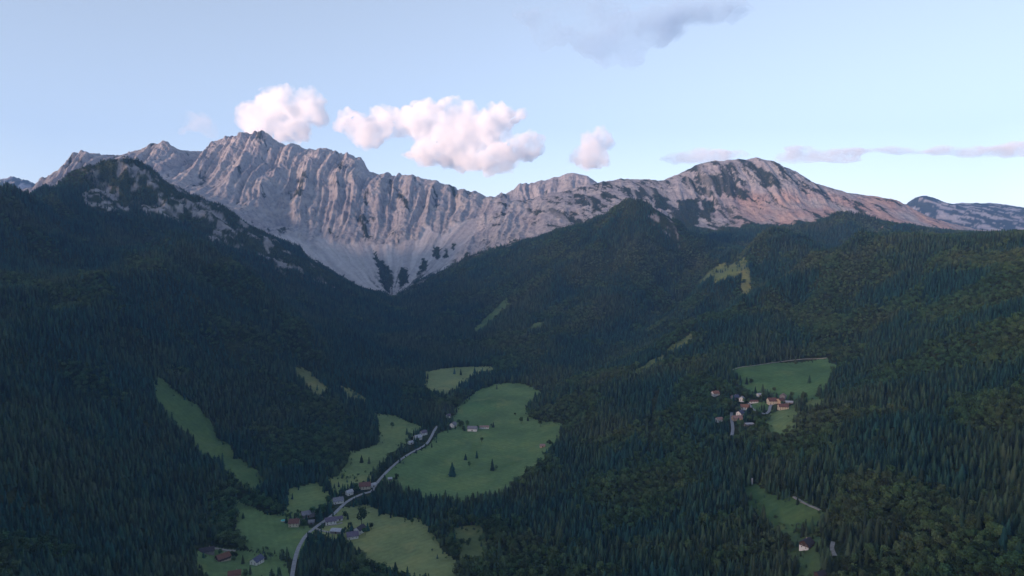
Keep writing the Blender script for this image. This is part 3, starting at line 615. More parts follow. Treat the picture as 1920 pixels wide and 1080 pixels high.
Hs('chalet', 'brown roofed chalet in the gardens below the pale lane', 'chalet', 418, 1050, 16, 11, 4.8, 48, 'cream', 'brown', upper='wood', balcony=True)
Hs('house', 'blue grey roofed house beside the lower road gardens', 'house', 482, 1056, 14, 11, 4.8, 70, 'white', 'blue')
Hs('house', 'dark roofed house at the end of the pale lane', 'house', 388, 1036, 18, 10, 3.4, 22, 'grey', 'dark')
Hs('house', 'brownish roofed house below the gardens, partly among trees', 'house', 440, 1082, 14, 10, 4.4, 20, 'tan', 'brown')
Hs('barn', 'grey roofed barn of the farm on the broad green meadow', 'barn', 886, 807, 19, 12, 4.4, -6, 'white', 'grey', wins=False, chimney=False)
Hs('stable', 'long low white stable beside the meadow barn', 'stable', 908, 803, 19, 8, 3.2, 4, 'white', 'pink', rise=2.0, chimney=False)
Hs('house', 'white house half hidden by trees beside the meadow farm', 'house', 850, 800, 12, 10, 5.6, 60, 'white', 'grey')
Hs('house', 'small white house at the forest edge above the meadow farm', 'house', 841, 783, 9, 8, 4.6, 35, 'white', 'lilac')
Hs('house', 'white house with pale roof in the hedge beside the upper road', 'house', 783, 824, 14, 11, 5.0, 40, 'white', 'pale')
Hs('house', 'white house with lilac roof highest in the hedge beside the road', 'house', 794, 815, 12, 10, 5.0, 40, 'white', 'lilac')
Hs('garage', 'small pale shed lowest in the hedge beside the road', 'shed', 770, 832, 9, 7, 3.2, 40, 'white', 'pale', wins=False, chimney=False)
Hs('hay_hut', 'small pinkish hay hut at the forest edge of the broad meadow', 'hut', 1017, 838, 9, 7, 3.0, 8, 'tan', 'pink', wins=False, chimney=False)
Hs('hay_hut', 'tiny pale hut on the meadow beside the straight road', 'hut', 731, 900, 6, 5, 2.6, 20, 'grey', 'pale', wins=False, chimney=False)
Hs('house', 'orange roofed house among trees at the edge of the hamlet', 'house', 1341, 741, 13, 10, 4.6, 20, 'white', 'orange')
Hs('house', 'dark blue roofed house under trees in the hamlet', 'house', 1378, 748, 14, 10, 4.2, 25, 'grey', 'blue')
Hs('house', 'narrow white house with pale roof in the hamlet', 'house', 1391, 752, 9, 9, 5.2, 60, 'white', 'pale')
Hs('hut', 'tiny white hut below the big hillside meadow', 'hut', 1423, 743, 7, 6, 3.4, 20, 'white', 'pale', wins=False, chimney=False)
Hs('stable', 'long low red roofed stable by the hamlet lane', 'stable', 1413, 755, 15, 6, 2.8, 4, 'white', 'red', rise=1.8, chimney=False)
Hs('farmhouse', 'big cream farmhouse with red roof at the end of the hamlet lane', 'house', 1447, 757, 15, 13, 6.2, 4, 'cream', 'red')
Hs('barn', 'red roofed barn joined behind the cream hamlet farmhouse', 'barn', 1463, 755, 14, 11, 4.6, 35, 'tan', 'red', wins=False, chimney=False)
Hs('house', 'cream house with red roof above the small olive meadow', 'house', 1468, 767, 16, 11, 5.2, -4, 'cream', 'red')
Hs('greenhouse', 'pale roofed shed beside the cream hamlet houses', 'shed', 1480, 757, 13, 8, 3.2, -12, 'grey', 'pale', rise=1.8, wins=False, chimney=False)
Hs('barn', 'brown grey barn with steep roof topping the hamlet', 'barn', 1468, 747, 13, 10, 4.6, 60, 'grey', 'pink', wins=False, chimney=False)
Hs('house', 'orange roofed white house beside the hamlet lane', 'house', 1397, 767, 15, 11, 4.6, -14, 'white', 'orange')
Hs('house', 'white house with blue roof in the lower hamlet', 'house', 1388, 779, 12, 10, 5.0, 40, 'white', 'blue')
Hs('house', 'faded pink roofed house lowest in the hamlet', 'house', 1382, 787, 16, 10, 3.6, 4, 'tan', 'pink')
Hs('hut', 'pale hut with pink roof among the trees below the hamlet', 'hut', 1348, 790, 11, 8, 4.0, 20, 'white', 'pink', chimney=False)
Hs('shed', 'flat grey shed below the hamlet lane', 'shed', 1404, 797, 14, 8, 2.6, 8, 'grey', 'pale', rise=1.0, wins=False, chimney=False)
Hs('chalet', 'lone chalet with dark roof and white base in the forest clearing', 'chalet', 1512, 1026, 12, 10, 5.6, 40, 'white', 'dark', upper='wood', balcony=True, over=1.3)
Hs('hut', 'dark roofed hut at the foot of the chalet clearing', 'hut', 1538, 1082, 9, 7, 3.2, 20, 'wood', 'dark', wins=False, chimney=False)
# swimming pool cover by the farmhouse
x, y, z = U(531, 977)
bm = bmesh.new()
bmesh.ops.create_cone(bm, cap_ends=True, segments=24, radius1=3.2, radius2=3.2, depth=1.3)
pl = fin(bm, 'paddling_pool', plain('white_plastic', (0.55, 0.62, 0.62), 0.05), None, (x, y, z + 0.7))
tag(pl, 'round turquoise paddling pool beside the red roofed farmhouse', 'pool')
bm = bmesh.new(); bmesh.ops.create_circle(bm, cap_ends=True, segments=24, radius=2.9)
fin(bm, 'water', plain('turquoise_water', (0.05, 0.42, 0.42), 0.05, rough=0.1), pl, (0, 0, 0.66))
# white lattice mast by the clearing
x, y, z = U(1410, 909); bm = bmesh.new()
for a, b in ((-0.5, -0.5), (0.5, -0.5), (0.5, 0.5), (-0.5, 0.5)): boxm(bm, a - 0.12, a + 0.12, b - 0.12, b + 0.12, 0, 9)
for k in range(6): boxm(bm, -0.62, 0.62, -0.62, 0.62, 1.2 + k * 1.5, 1.35 + k * 1.5)
tag(fin(bm, 'mast', plain('white_steel', (0.6, 0.62, 0.65), 0.05), None, (x, y, z)), 'small white mast at the top of the rough green clearing', 'mast')

# ------------------------------------------------------------------ trees: shapes
def treemat(name, stops, rough=0.8):
    m = N(name, rough, 0.15)
    oi = m.n('ObjectInfo')
    bg0 = m.noise(0.0045, 3, 0.6, oi.outputs['Location']); st = m.n('MapRange'); m.l(bg0, st.inputs[0]); st.inputs[1].default_value = 0.36; st.inputs[2].default_value = 0.64; st.inputs[3].default_value = 0.2; st.inputs[4].default_value = 0.8; big = st.outputs[0]
    rnd = m.n('MapRange'); m.l(oi.outputs['Random'], rnd.inputs[0]); rnd.inputs[3].default_value = -0.16; rnd.inputs[4].default_value = 0.16
    ad = m.n('Math', operation='ADD'); m.l(big, ad.inputs[0]); m.l(rnd.outputs[0], ad.inputs[1])
    k = m.ramp(ad.outputs[0], stops)
    val = m.n('MapRange'); m.l(oi.outputs['Random'], val.inputs[0]); val.inputs[3].default_value = 0.45; val.inputs[4].default_value = 1.75
    fl = m.n('Math', operation='FRACT'); mu = m.n('Math', operation='MULTIPLY'); m.l(oi.outputs['Random'], mu.inputs[0]); mu.inputs[1].default_value = 7.77
    m.l(mu.outputs[0], fl.inputs[0]); m.l(fl.outputs[0], val.inputs[0])
    m.color(m.mix(1.0, k, val.outputs[0], 'MULTIPLY')); return m.m
MAT_CON = treemat('spruce_needles', [(0.28, (0.014, 0.050, 0.042)), (0.45, (0.021, 0.054, 0.036)), (0.62, (0.034, 0.062, 0.033)), (0.88, (0.046, 0.066, 0.036))])
MAT_BRO = treemat('broad_leaves', [(0.28, (0.034, 0.078, 0.036)), (0.48, (0.046, 0.086, 0.034)), (0.66, (0.058, 0.092, 0.038)), (0.88, (0.064, 0.086, 0.042))])
MAT_BARK = plain('bark', (0.06, 0.045, 0.035), 0.25, 3.0)
def conifer_crown(seed, whorls, nb, slim=1.0, h=20.0):
    r = random.Random(seed); vs = []; fs = []
    for k in range(whorls):
        t = k / whorls; z = h * (0.10 + 0.88 * t); rad = 4.3 * slim * ((1 - t) ** 0.64) * r.uniform(0.86, 1.1) + 0.15
        a0 = r.random() * 6.28
        for b in range(nb):
            a = a0 + 6.283 * (b + r.uniform(-0.25, 0.25)) / nb; q = rad * r.uniform(0.72, 1.18); dz = -q * r.uniform(0.35, 0.6); wd = q * r.uniform(0.34, 0.48)
            ca, sa = math.cos(a), math.sin(a); i = len(vs)
            lift = h * 0.055
            vs += [(0.12 * ca, 0.12 * sa, z + lift), (0.6 * q * ca - wd * sa, 0.6 * q * sa + wd * ca, z + dz * 0.62), (q * ca, q * sa, z + dz), (0.6 * q * ca + wd * sa, 0.6 * q * sa - wd * ca, z + dz * 0.62)]
            fs += [(i, i + 3, i + 2), (i, i + 2, i + 1)]
    i = len(vs); n = 6; vs += [(1.5 * slim * math.cos(6.283 * j / n), 1.5 * slim * math.sin(6.283 * j / n), h * 0.07) for j in range(n)] + [(0, 0, h)]
    fs += [(i + j, i + (j + 1) % n, i + n) for j in range(n)]
    return vs, fs
def broad_crown(seed, nl, h=15.0, rx=5.0):
    r = random.Random(seed); vs = []; fs = []; lobes = []
    for k in range(9):
        a = r.random() * 6.28; e = r.uniform(-0.5, 1.0); q = r.uniform(0.35, 0.62)
        lobes.append((q * rx * math.cos(a), q * rx * math.sin(a), h * 0.58 + e * h * 0.24, rx * r.uniform(0.42, 0.62)))
    lobes.append((0, 0, h * 0.62, rx * 0.72)); lobes.append((0, 0, h * 0.82, rx * 0.5))
    for k in range(nl):
        L_ = r.choice(lobes); d = Vector((r.gauss(0, 1), r.gauss(0, 1), r.gauss(0.25, 1))).normalized()
        c = Vector(L_[:3]) + d * L_[3] * r.uniform(0.75, 1.08); s = r.uniform(0.45, 0.95)
        n = (d + Vector((r.gauss(0, .5), r.gauss(0, .5), r.gauss(0, .5)))).normalized(); t = n.orthogonal().normalized(); b = n.cross(t); i = len(vs)
        for aa, bb in ((-1, -.6), (.2, -1), (1, .3), (-.3, 1)): vs.append(tuple(c + t * s * aa + b * s * bb))
        fs.append((i, i + 1, i + 2, i + 3))
    return vs, fs
def mk(name, vf, mat, smooth=False):
    me = bpy.data.meshes.new(name); me.from_pydata(vf[0], [], vf[1]); me.materials.append(mat); me.update(); return me
def trunk_mesh(name, h, r0):
    vs, fs = [], []; n = 7; lv = [(-1.5, 1.25), (0.0, 1.1), (h * 0.4, 0.7), (h * 0.8, 0.3), (h, 0.06)]
    for i, (z, k) in enumerate(lv):
        for j in range(n): vs.append((r0 * k * math.cos(6.283 * j / n) + 0.02 * z * (i == 2), r0 * k * math.sin(6.283 * j / n), z))
    for i in range(len(lv) - 1):
        for j in range(n): fs.append((i * n + j, i * n + (j + 1) % n, (i + 1) * n + (j + 1) % n, (i + 1) * n + j))
    return mk(name, (vs, fs), MAT_BARK)
CON_FAR = [mk('spruce_mass', conifer_crown(s, 9, 6, sl), MAT_CON) for s, sl in ((1, 0.85), (2, 1.05), (3, 0.72), (4, 0.95), (5, 1.25))]
BRO_FAR = [mk('broadleaf_mass', broad_crown(s, 150), MAT_BRO) for s in (11, 12, 13)]
CON_NEAR = [mk('crown', conifer_crown(s, 17, 9, sl), MAT_CON) for s, sl in ((21, 0.85), (22, 1.05), (23, 0.72), (24, 0.95), (25, 1.25))]
BRO_NEAR = [mk('crown', broad_crown(s, 420), MAT_BRO) for s in (31, 32, 33)]
CON_TRUNK = trunk_mesh('trunk', 18.5, 0.34); BRO_TRUNK = trunk_mesh('trunk', 11.0, 0.36)
def tree(kind, x, y, z, s, label, group=None, sxy=1.0, var=None):
    con = kind == 'spruce'
    root = bpy.data.objects.new('spruce_tree' if con else 'broadleaf_tree', None); COL.objects.link(root)
    root.location = (x, y, z - 0.2); root.scale = (s * sxy, s * sxy, s); root.rotation_euler = (0, 0, random.random() * 6.28)
    link('trunk', CON_TRUNK if con else BRO_TRUNK, root)
    link('crown', (var or random.choice(CON_NEAR if con else BRO_NEAR)), root)
    return tag(root, label, 'tree', group)
LONE = [  # sighting of the foot, kind, height in metres, label
 (852,701,'spruce',17,'slim spruce on the pale upper meadow, beside a wider one'),(864,703,'spruce',18,'wider spruce of the close pair on the pale upper meadow'),(890,700,'spruce',18,'single spruce on the pale upper meadow near its wooded corner'),
 (848,892,'spruce',25,'tall lone spruce standing apart on the broad green meadow'),(873,862,'spruce',12,'small spruce near the middle of the broad green meadow'),(894,859,'spruce',15,'medium spruce beside the smallest one on the broad meadow'),
 (923,882,'spruce',22,'spruce rising from a bush on the broad green meadow'),(930,882,'broad',10,'low bush at the foot of the meadow spruce'),(903,829,'broad',10,'small round tree below the meadow farm'),
 (977,794,'broad',15,'big round tree alone on the upper part of the broad meadow'),(1013,800,'broad',15,'round tree on the broad meadow close to the forest edge'),(966,780,'broad',8,'tiny bush above the big round meadow tree'),
 (880,875,'broad',10,'thin pale tree between spruces on the broad meadow'),
 (735,803,'broad',14,'round tree on the olive meadow under the dark hill'),(763,814,'spruce',14,'small spruce on the olive meadow near the hedge houses'),(692,869,'spruce',13,'small spruce on the olive meadow near its wooded corner'),(678,867,'spruce',14,'spruce at the tip of the wood on the olive meadow'),
 (678,988,'broad',30,'very tall tree behind the white gabled house'),(773,983,'broad',9,'low bush at the upper edge of the straw meadow'),(730,966,'broad',7,'little bush above the straw meadow'),
 (1505,752,'spruce',19,'tall dark tree of the pair beside the hillside meadow'),(1509,752,'broad',17,'leafy partner of the dark tree beside the hillside meadow'),
 (570,992,'broad',15,'round dark tree in front of the farmhouse shed'),(586,968,'broad',15,'dark tree beside the long grey barn'),(597,970,'broad',14,'leafy tree between the grey barn and the road'),(607,966,'broad',18,'tall leafy tree beside the road above the village fork'),(612,967,'spruce',18,'dark spruce by the road above the lilac roofed house'),
 (867,802,'broad',15,'round tree right beside the white house of the meadow farm'),(876,800,'broad',15,'round tree between the meadow farm house and its barn'),(860,798,'broad',14,'leafy tree in front of the half hidden meadow house'),(893,808,'broad',8,'little tree between the meadow barn and the white stable'),
 (1403,756,'broad',10,'small tree where the hamlet lane starts'),(1416,738,'spruce',15,'dark spruce behind the low red stable of the hamlet'),(1430,735,'spruce',17,'tall spruce above the hamlet at the meadow foot'),(1408,722,'broad',14,'reddish round tree on the meadow slope above the hamlet'),(1400,720,'spruce',15,'spruce beside the reddish tree above the hamlet'),(1388,718,'spruce',16,'spruce standing alone at the lower meadow corner above the hamlet'),(1452,737,'broad',12,'pale leafy tree behind the hamlet farmhouse'),
 (1408,778,'broad',13,'leafy tree below the orange roofed hamlet house'),(1424,784,'broad',14,'big leafy tree under the bend of the hamlet lane'),(1436,786,'broad',10,'round tree at the foot of the small olive meadow lane'),(1375,752,'spruce',14,'spruce in front of the dark blue hamlet roof'),
 (575,830,'spruce',16,None),
]
LONEXY = []
for u, v, k, h, lb in LONE:
    if not lb: continue
    x, y, z = U(u, v); LONEXY.append((x, y))
    if k == 'spruce': tree('spruce', x, y, z, h / 20, lb, sxy=1.15)
    else: tree('broad', x, y, z, h / 15, lb, sxy=0.8 if h > 20 else 1.0)

gt = random.Random(5)
for hx, hy, hr in list(HOUSES):
    r_ = math.hypot(hx, hy); ux, uy = hx / r_, hy / r_
    for q in range(gt.choice((3, 4, 5, 6))):
        a = gt.uniform(-6, 12) ; b = gt.choice((-1, 1)) * (hr + gt.uniform(3, 11)); x, y = hx + ux * a - uy * b, hy + uy * a + ux * b
        if min(math.hypot(x - o[0], y - o[1]) - o[2] for o in HOUSES) < 2.5 or min(float(np.min(np.hypot(c[:, 0] - x, c[:, 1] - y))) for c, w_ in ROADLINES) < 5: continue
        LONEXY.append((x, y)); zn = 'hamlet' if hx > 200 else 'village'
        if gt.random() < 0.7: tree('broad', x, y, ground(x, y), gt.uniform(0.35, 0.8), 'leafy garden tree close beside the %s houses' % zn, '%s garden trees' % zn, sxy=1.0)
        else: tree('spruce', x, y, ground(x, y), gt.uniform(0.4, 0.85), 'pointed garden spruce close beside the %s houses' % zn, '%s garden spruces' % zn, sxy=1.2)
# ------------------------------------------------------------------ trees: where the forest stands
def jitter(x0, x1, y0, y1, s):
    a, b = np.meshgrid(np.arange(x0, x1, s), np.arange(y0, y1, s * 0.9)); a = a + (np.arange(b.shape[0])[:, None] % 2) * s / 2
    n = a.size; return a.ravel() + rng.uniform(-.42, .42, n) * s, b.ravel() + rng.uniform(-.42, .42, n) * s
zones = [(-1200, 1200, 380, 1500, 5.2), (-1900, 1900, 1500, 2450, 6.0), (-2700, 2700, 2450, 3400, 7.4), (-3500, 3500, 3400, 4400, 9.5)]
FX, FY, FS = [], [], []
for x0, x1, y0, y1, s in zones:
    a, b = jitter(x0, x1, y0, y1, s); k = np.abs(a) < b * 0.86 + 60; FX.append(a[k]); FY.append(b[k]); FS.append(np.full(k.sum(), s))
FX, FY, FS = map(np.concatenate, (FX, FY, FS))
ok = np.ones(len(FX), bool)
trk = rocky(FX, FY)
inpatch = np.zeros(len(FX), bool)
for q in TREEPATCH: inpatch |= inpoly(FX, FY, q)
ok &= (trk < 0.47) | inpatch
for q in CRAGS: ok &= ~(inpoly(FX, FY, q) & (rng.random(len(FX)) < 0.9))
kn = sst(2450, 2650, FY) * sst(3050, 2900, FY) * sst(-700, -900, FX)
ok &= ~((kn > 0.5) & (fbm(FX / 60, FY / 90, 4, 30) > 0.35))
for p, l, t in MEADOWS:
    bx = np.array(p); box = (FX > bx[:, 0].min() - 5) & (FX < bx[:, 0].max() + 5) & (FY > bx[:, 1].min() - 5) & (FY < bx[:, 1].max() + 5)
    i = np.where(box)[0]
    sp_ = 0.985 if t < 0.85 else 0.8
    ok[i] &= ~(inpoly(FX[i] + 11 * fbm(FX[i] / 32, FY[i] / 32, 2, 60), FY[i] + 11 * fbm(FX[i] / 32, FY[i] / 32, 2, 61), p) & (rng.random(len(i)) < (0.9995 if t < 0.57 or t > 0.74 and t < 0.85 else 0.95)))
for c, wd in ROADLINES:
    bmn, bmx = c.min(0) - 20, c.max(0) + 20
    i = np.where((FX > bmn[0]) & (FX < bmx[0]) & (FY > bmn[1] - 30) & (FY < bmx[1]))[0]
    d = np.min(np.hypot(FX[i, None] - c[None, :, 0], FY[i, None] - c[None, :, 1]), 1)
    d2 = np.min(np.hypot(FX[i, None] - c[None, :, 0], (FY[i, None] - c[None, :, 1]) / 2.6 + 4), 1)
    ok[i] &= (d > wd / 2 + 4) & (d2 > wd / 2 + 4)
for hx, hy, hr in HOUSES:
    r_ = math.hypot(hx, hy); ux, uy = hx / r_, hy / r_
    i = np.where((np.abs(FX - hx) < 70) & (np.abs(FY - hy) < 70))[0]
    a = (FX[i] - hx) * ux + (FY[i] - hy) * uy; b = -(FX[i] - hx) * uy + (FY[i] - hy) * ux
    ok[i] &= ~((np.abs(b) < hr + 3) & (a < hr + 3) & (a > -hr - 26))
for lx, ly in LONEXY: ok &= np.hypot(FX - lx, FY - ly) > 7
g_ = smooth_line(UP([(1232,735),(1226,770),(1220,800),(1218,830),(1212,858)]), 8)   # a stream gully in the slope
i = np.where((FX > g_[:, 0].min() - 30) & (FX < g_[:, 0].max() + 30) & (FY > g_[:, 1].min() - 30) & (FY < g_[:, 1].max() + 30))[0]
ok[i] &= np.min(np.hypot(FX[i, None] - g_[None, :, 0], FY[i, None] - g_[None, :, 1]), 1) > 5.5
ok &= rng.random(len(FX)) < 0.93 - 0.12 * (fbm(FX / 130, FY / 130, 2, 62) > 0.3)
FX, FY, FS, inpatch, trk = FX[ok], FY[ok], FS[ok], inpatch[ok], trk[ok]
bx_, by_ = [], []                      # shrubs and young trees fray the meadow edges
for p, l, t in MEADOWS:
    if 'mown' in l: continue
    q = np.array(p + p[:1]); dseg = np.hypot(*np.diff(q, axis=0).T); tot = dseg.sum(); cs = np.concatenate([[0], np.cumsum(dseg)])
    e = rng.uniform(0, tot, int(tot / 7)); bx_.append(np.interp(e, cs, q[:, 0]) + rng.normal(0, 6, len(e))); by_.append(np.interp(e, cs, q[:, 1]) + rng.normal(0, 6, len(e)))
bx_, by_ = np.concatenate(bx_), np.concatenate(by_); kb_ = np.ones(len(bx_), bool)
for c, wd in ROADLINES: kb_ &= np.min(np.hypot(bx_[:, None] - c[None, :, 0], by_[:, None] - c[None, :, 1]), 1) > wd / 2 + 3
for hx, hy, hr in HOUSES: kb_ &= np.hypot(bx_ - hx, by_ - hy) > hr + 4
bx_, by_ = bx_[kb_], by_[kb_]; nb_ = len(bx_); NFOR = len(FX)
FX, FY = np.concatenate([FX, bx_]), np.concatenate([FY, by_]); FS = np.concatenate([FS, np.full(nb_, 5.0)]); inpatch = np.concatenate([inpatch, np.zeros(nb_, bool)]); trk = np.concatenate([trk, np.zeros(nb_)])
FZ = H(FX, FY)
bmix = fbm(FX / 190, FY / 190, 3, 63) + 0.08 * sst(250, 60, FZ) * sst(1300, 900, FY) - 0.15 * sst(1500, 2200, FY)
wfx = FX + 60 * pn(FX / 300, FY / 300, 31); wfy = FY + 60 * pn(FX / 300, FY / 300, 32)   # beech keeps to the rib crests; its paler crowns stand in for relief shading
rib_r = ridged((wfx * 0.77 - wfy * 0.63) / 200, (wfx * 0.63 + wfy * 0.77) / 1500, 18) * sst(-150, 150, FX) * sst(1500, 1900, FY)
rib_l = ridged((wfx * 0.48 + wfy * 0.88) / 190, (wfx * 0.88 - wfy * 0.48) / 1500, 20) * sst(-250, -500, FX) * sst(950, 1250, FY)
bmix = bmix + 0.30 * sst(0.25, 0.5, rib_r + rib_l)
asp = ((H(FX + 20, FY) - H(FX - 20, FY)) * 0.766 + (H(FX, FY + 20) - H(FX, FY - 20)) * 0.643) / 40   # paler broadleaf on sun-facing slopes, dark spruce elsewhere: slope light imitated by tree colour
bmix = bmix + 0.75 * np.clip(asp, -0.55, 0.45) - 0.06
hgt_rib = 1 - 0.12 * sst(0.25, 0.5, rib_r + rib_l)
broad = bmix + rng.normal(0, 0.12, len(FX)) > 0.22
hgt = (0.72 + 0.28 * fbm(FX / 110, FY / 110, 2, 64) + rng.normal(0, 0.19, len(FX))).clip(0.28, 1.4)
hgt *= np.where(FS > 7, FS / 7.0, 1.0) * hgt_rib
tl_ = sst(0.42, -0.1, trk); hgt *= np.where(inpatch, 0.45, 0.45 + 0.55 * tl_)
hgt *= 1 - 0.45 * sst(2450, 2650, FY) * sst(3050, 2900, FY) * sst(-700, -900, FX)
broad[NFOR:] = rng.random(nb_) < 0.65; hgt[NFOR:] = rng.uniform(0.14, 0.5, nb_) * np.where(broad[NFOR:], 1, 1.1)
# the largest-looking trees of each kind stand as single trees
rr_ = np.sqrt(FX ** 2 + FY ** 2 + (FZ - CZ) ** 2)
kf = FY * cp - (FZ - CZ) * sp; uu = 960 + F * FX / kf; vv = 540 - F * ((FZ + 14 * hgt - CZ) * cp + FY * sp) / kf
inview = (uu > 4) & (uu < 1916) & (vv > 0) & (vv < 1072)
size = np.where(inview, hgt * np.where(broad, 15, 20) / rr_, 0)
single = np.zeros(len(FX), bool)
for kind in (False, True):
    c = np.where((broad == kind) & inview)[0]; single[c[np.argsort(-size[c])[:190 if kind else 270]]] = True
CHAL = U(1512, 1026)
for i in np.where(single)[0]:
    b = bool(broad[i]); dch = math.hypot(FX[i] - CHAL[0], FY[i] - CHAL[1])
    if uu[i] > 1150: zone = 'close around the lone chalet clearing' if dch < 75 else ('in the forest uphill of the lone chalet clearing' if FX[i] > CHAL[0] else 'in the forest downhill of the lone chalet clearing')
    else: zone = 'in the wood beside the straw coloured meadow' if uu[i] > 560 else 'in the dark forest beside the lower road gardens'
    look = 'tall ' if hgt[i] > 1.0 else ('low ' if hgt[i] < 0.7 else '')
    what = look + ('leafy broadleaf tree ' if b else 'pointed dark spruce ')
    tree('broad' if b else 'spruce', FX[i], FY[i], FZ[i], float(hgt[i]), what + zone, what + zone, sxy=random.uniform(0.85, 1.12))
# everything else: one forest
def forest(name, label, mask, protos):
    n = int(mask.sum()); me = bpy.data.meshes.new(name); me.vertices.add(n)
    me.vertices.foreach_set('co', np.stack([FX[mask], FY[mask], FZ[mask] - 0.3], 1).astype(np.float32).ravel())
    a = me.attributes.new('scl', 'FLOAT_VECTOR', 'POINT'); wd = rng.uniform(0.9, 1.35, n)
    wd = wd * np.where(FS[mask] > 7, 1.0, 1.0)
    a.data.foreach_set('vector', np.stack([hgt[mask] * wd, hgt[mask] * wd, hgt[mask]], 1).astype(np.float32).ravel())
    a = me.attributes.new('rot', 'FLOAT_VECTOR', 'POINT'); a.data.foreach_set('vector', np.stack([rng.normal(0, .03, n), rng.normal(0, .03, n), rng.uniform(0, 6.28, n)], 1).astype(np.float32).ravel())
    a = me.attributes.new('pick', 'INT', 'POINT'); a.data.foreach_set('value', rng.integers(0, len(protos), n).astype(np.int32))
    o = link(name, me); col = bpy.data.collections.new(name + '_shapes')
    for k, p in enumerate(protos): col.objects.link(bpy.data.objects.new('%s_%d' % (name, k), p))
    g = bpy.data.node_groups.new(name, 'GeometryNodeTree')
    g.interface.new_socket('Geometry', in_out='INPUT', socket_type='NodeSocketGeometry'); g.interface.new_socket('Geometry', in_out='OUTPUT', socket_type='NodeSocketGeometry')
    gi, go = g.nodes.new('NodeGroupInput'), g.nodes.new('NodeGroupOutput')
    ci = g.nodes.new('GeometryNodeCollectionInfo'); ci.inputs[0].default_value = col; ci.inputs['Separate Children'].default_value = True; ci.inputs['Reset Children'].default_value = True
    ip = g.nodes.new('GeometryNodeInstanceOnPoints'); ip.inputs['Pick Instance'].default_value = True
    def at(nm, t):
        q = g.nodes.new('GeometryNodeInputNamedAttribute'); q.data_type = t; q.inputs[0].default_value = nm; return q.outputs[0]
    e2r = g.nodes.new('FunctionNodeEulerToRotation')
    g.links.new(gi.outputs[0], ip.inputs['Points']); g.links.new(ci.outputs[0], ip.inputs['Instance'])
    g.links.new(at('pick', 'INT'), ip.inputs['Instance Index']); g.links.new(at('scl', 'FLOAT_VECTOR'), ip.inputs['Scale'])
    g.links.new(at('rot', 'FLOAT_VECTOR'), e2r.inputs[0]); g.links.new(e2r.outputs[0], ip.inputs['Rotation'])
    g.links.new(ip.outputs[0], go.inputs[0])
    md = o.modifiers.new('forest', 'NODES'); md.node_group = g
    return tag(o, label, 'forest', kind='stuff')
print('TREES', len(FX), 'single', int(single.sum()), 'broad', int(broad.sum()))
forest('spruce_forest', 'dense dark spruce forest covering the valley sides', ~single & ~broad, CON_FAR)
forest('broadleaf_forest', 'broadleaf trees mixed through the valley forest', ~single & broad, BRO_FAR)

